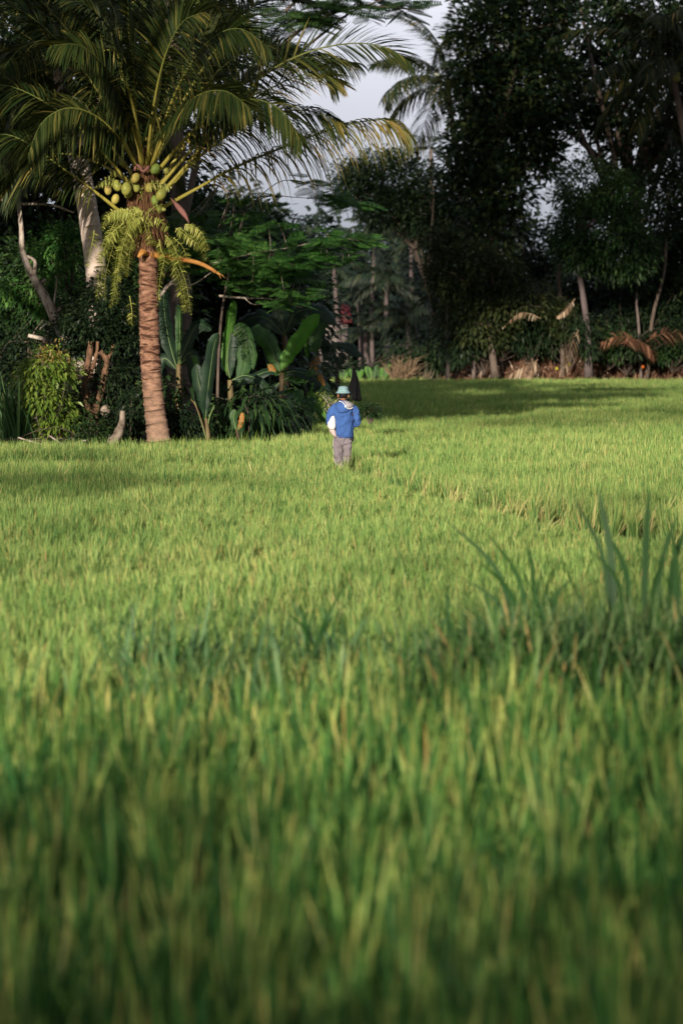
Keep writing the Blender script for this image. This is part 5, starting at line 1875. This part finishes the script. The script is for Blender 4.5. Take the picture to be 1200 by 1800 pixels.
# jacket: torso and sleeves
blue = cloth('blue_fabric', (.036, .085, .245), 7, 1.5)
J = MB()
tor = [(.775, .148, .118, .02), (.80, .152, .122, .02), (.86, .158, .125, .02), (.94, .162, .128, .015), (1.02, .163, .13, .01), (1.10, .166, .132, .0), (1.18, .172, .132, 0), (1.25, .178, .128, 0), (1.305, .172, .115, 0), (1.345, .14, .095, 0), (1.375, .085, .075, 0), (1.395, .06, .062, 0)]
loft(J, [ring(cx, 0, z, a, b_, 40, 2.35, .038, z * 15, (0.0, .0)) for z, a, b_, cx in tor])
slL = spline([pp(-.11, 0, 1.30), pp(-.175, -.01, 1.245), pp(-.225, -.03, 1.15), pp(-.238, -.035, 1.04), pp(-.225, .03, .985), pp(-.20, .15, .95)], 16)
loft(J, limb_rings(slL, np.interp(np.linspace(0, 1, 16), [0, .3, .6, 1], [.07, .06, .057, .046]), .05, 18, 611))
slR = spline([pp(.11, 0, 1.30), pp(.175, -.01, 1.245), pp(.225, -.03, 1.15), pp(.24, -.03, 1.03), pp(.215, .04, .985), pp(.15, .17, .985)], 16)
loft(J, limb_rings(slR, np.interp(np.linspace(0, 1, 16), [0, .3, .6, 1], [.07, .06, .058, .048]), .05, 18, 612))
jk = J.obj('jacket', blue, person, smooth=True)
hm = MB()
loft(hm, [ring(.02, 0, .757, .142, .113, 40, 2.35, .016, .765 * 17), ring(.02, 0, .782, .1495, .1195, 40, 2.35, .016, .775 * 17)])
hm.obj('hem', cloth('dark_hem', (.035, .07, .2)), jk, smooth=True)


def patch(outline, lift, centre, name, mat, parent, thick=.02):
    """a padded shape lying on the back; outline (x,z) pairs"""
    O = np.array(outline, float)
    k = len(O)
    rings = []
    for s, yo in ((1.0, .03), (1.02, 0), (.9, -.55), (.6, -.9), (.25, -1.05)):
        q = centre + (O - centre) * s
        back = -.132 * np.sqrt(np.clip(1 - (q[:, 0] / .21) ** 2, .2, 1)) * np.interp(q[:, 1], [1.0, 1.28, 1.34, 1.42], [1, 1, .85, .5])
        y = back + .006 + np.minimum(0, yo) * lift + max(yo, 0)
        rings.append(np.column_stack([PX + q[:, 0], PY + y, q[:, 1]]))
    mb_ = MB()
    loft(mb_, rings)
    return mb_.obj(name, mat, parent, smooth=True)


cx_ = .0
hood_out = spline([(-.075, 1.385), (-.12, 1.33), (-.135, 1.27), (-.10, 1.20), (-.04, 1.175), (.03, 1.185), (.10, 1.215), (.165, 1.27), (.17, 1.33), (.10, 1.37), (.03, 1.395), (-.03, 1.40), (-.075, 1.385)], 40)[:-1]
hood = patch(hood_out, .055, np.array((.01, 1.29)), 'hood', blue, jk)
lin_out = spline([(-.01, 1.392), (.02, 1.35), (.045, 1.30), (.08, 1.262), (.13, 1.258), (.165, 1.285), (.17, 1.33), (.11, 1.37), (.05, 1.392), (-.01, 1.392)], 30)[:-1]
patch(lin_out, .075, np.array((.085, 1.325)), 'hood_lining', cloth('grey_lining', (.27, .25, .27)), jk)
tr = MB()
edge_pts = [(-.075, 1.388), (-.03, 1.375), (.01, 1.345), (.04, 1.30), (.075, 1.262), (.13, 1.256), (.165, 1.283)]
E = np.array([(PX + a, PY - .132 * math.sqrt(max(1 - (a / .21) ** 2, .2)) - .052, b_) for a, b_ in edge_pts])
tube(tr, spline(E, 20), .0055, 5)
ellipsoid(tr, E[3] + (.0, -.006, 0), (.018, .012, .022), 8, 6)
tr.obj('hood_trim', plain('white_trim', (.7, .68, .66), .7, .1), jk, smooth=True)
# trousers
grey = cloth('grey_trousers', (.16, .135, .15), 10, .5)
Tm = MB()
loft(Tm, [ring(-.005, 0, .80, .142, .108, 32, 2.3, .02, 1), ring(-.01, 0, .74, .152, .104, 32, 2.3, .025, 1.4), ring(-.012, 0, .69, .158, .094, 32, 2.3, .03, 1.8), ring(-.012, 0, .645, .155, .078, 32, 2.1, .03, 2.2), ring(-.012, 0, .61, .12, .05, 32, 2.1, .03, 2.6)])
for s, xs_ in ((-1, (-.088, -.088, -.084, -.075, -.066, -.062)), (1, (.068, .068, .062, .058, .055, .05))):
    C = spline([pp(xs_[0], 0, .72), pp(xs_[1], .005, .58), pp(xs_[2], .03 if s > 0 else .0, .44), pp(xs_[3], .01, .30), pp(xs_[4], -.01, .16), pp(xs_[5], -.01, .06)], 20)
    rr = np.interp(np.linspace(0, 1, 20), [0, .3, .6, .85, 1], [.082, .079, .065, .058, .052]) * (1 + .04 * np.sin(np.arange(20) * 2.2))
    loft(Tm, limb_rings(C, rr, .085, 20, 620 + s))
trs = Tm.obj('trousers', grey, person, smooth=True)
tr = MB()
tube(tr, spline([pp(-.168, -.02, .74), pp(-.172, -.02, .6), pp(-.158, -.01, .45), pp(-.142, -.02, .3), pp(-.13, -.02, .15)], 12), .004, 5)
tr.obj('side_stripe', plain('pale_stripe', (.5, .48, .46), .7), trs)
for s in (-1, 1):
    sh = MB()
    ellipsoid(sh, pp(s * .065, .05, .035), (.045, .12, .04), 14, 8)
    sh.obj('shoe', plain('dark_rubber', (.03, .03, .03), .6), person, smooth=True)
def folds(o, size, strength, lev=2):
    tx = bpy.data.textures.new('folds', 'CLOUDS')
    tx.noise_scale = size
    tx.noise_depth = 2
    sb = o.modifiers.new('smooth', 'SUBSURF')
    sb.levels = sb.render_levels = lev
    dm = o.modifiers.new('folds', 'DISPLACE')
    dm.texture = tx
    dm.strength = strength
    dm.mid_level = .5
    dm.texture_coords = 'LOCAL'


folds(jk, .085, .05)
folds(trs, .07, .05)
folds(hood, .06, .02)
# white bag held under the left arm, dark pouch
bag = MB()
rings = []
for k, (z, rx, ry, cx) in enumerate([(1.15, .018, .03, -.175), (1.13, .035, .06, -.178), (1.08, .058, .10, -.188), (1.02, .074, .13, -.198), (.96, .076, .14, -.196), (.92, .066, .13, -.190), (.90, .04, .09, -.185)]):
    rings.append(ring(cx, -.01, z, rx, ry, 26, 2.2, .06, k * 1.3))
loft(bag, rings)
o = bag.obj('bag', plain('white_plastic_bag', (.72, .66, .60), .5, .1, 30), smooth=True)
o['label'] = 'bulging white bag carried under the left arm of the person'
o['category'] = 'bag'
pink = MB()
loft(pink, [ring(-.19, -.005, .905, .05, .09, 20, 2.2, .07, 1), ring(-.175, -.01, .87, .058, .08, 20, 2.2, .08, 2), ring(-.155, -.02, .82, .045, .06, 20, 2.2, .08, 3), ring(-.13, -.04, .775, .03, .03, 20, 2.2, .05, 4)])
o = pink.obj('cloth_bundle', plain('pale_pink_cloth', (.42, .32, .30), .8, .25, 25), smooth=True)
o['label'] = 'crumpled pale pink cloth sticking out below the white bag'
o['category'] = 'cloth'
pouch = MB()
loft(pouch, [ring(.155, .02, .79, .022, .035, 16, 2.5), ring(.158, .02, .75, .028, .04, 16, 2.5), ring(.157, .02, .71, .026, .038, 16, 2.5), ring(.155, .02, .69, .018, .028, 16, 2.5)])
o = pouch.obj('pouch', plain('black_pouch', (.015, .015, .02), .6), person, smooth=True)

# ------------------------------------------------------------------ unseen trees added for the shade they cast into the view
def shade_tree(label, x, y, r0, top, blobs, n_cl, per, leaf, seed, clr=.7):
    tree(label, [(x, y, 0), (x + .2, y, top * .5), (x, y, top)], r0, blobs, n_cl, per, clr, leaf, 'leaf_mid', seed, group='unseen trees added for their shade', n_br=8)


SHADE = True
shade_tree('unseen airy tree added far behind the photographer, dimming the left of the field', -37, -50, .5, 16, [(-27, -50, 20.5, 5, 3, 3.6), (-33, -50, 23, 5, 3, 4)], 260, 7, .42, 710, 1.1)
shade_tree('unseen airy tree added behind the photographer, dimming the right of the field', -12, -50, .3, 12, [(-17, -50, 21, 2.6, 3, 4), (-14.5, -50, 25, 3, 3, 3)], 90, 7, .4, 712, 1.1)
shade_tree('unseen airy giant tree added far behind the photographer, dimming the far right', -12, -58, .8, 30, [(-28, -58, 36, 6, 4, 6), (-20, -58, 37, 6, 4, 7), (-27, -58, 46, 8, 4, 6), (-16, -58, 30, 5, 4, 4)], 900, 8, .5, 711, 1.2)
if SHADE:
    shade_tree('unseen tall tree added left of the field to shade the palm crown', -13.5, 27, .4, 13, [(-12, 27, 16.3, 5, 1.8, 1.8), (-16, 28, 16.0, 4, 1.8, 1.6), (-8.5, 28, 16.8, 3.5, 1.8, 1.6)], 420, 40, .3, 700, .45)
    shade_tree('unseen very tall tree added far left, shading the wood on the right', -13, 58, .6, 26, [(-9, 60, 26, 6, 5, 5), (-3, 61, 27, 5, 5, 5.5), (-15, 58, 27, 5, 5, 5), (2.5, 62, 28, 5, 4.5, 5.5), (-6, 60, 34, 7, 5, 5), (2, 61, 35, 6, 5, 4)], 1000, 44, .4, 701, .85)
    shade_tree('unseen bushy tree added behind the photographer, shading the near rice', -4.2, -5.6, .12, 2.4, [(-2.6, -5.5, 3.3, 1.4, .9, .8), (-4.8, -5.2, 3.65, 1.2, 1.0, .95), (-1.2, -5.6, 3.15, 1.1, .8, .75), (-3.2, -5.4, 2.4, 2.2, .8, .8), (-2.6, -5.2, 2.8, 2.4, .8, .7)], 480, 30, .15, 702, .24)
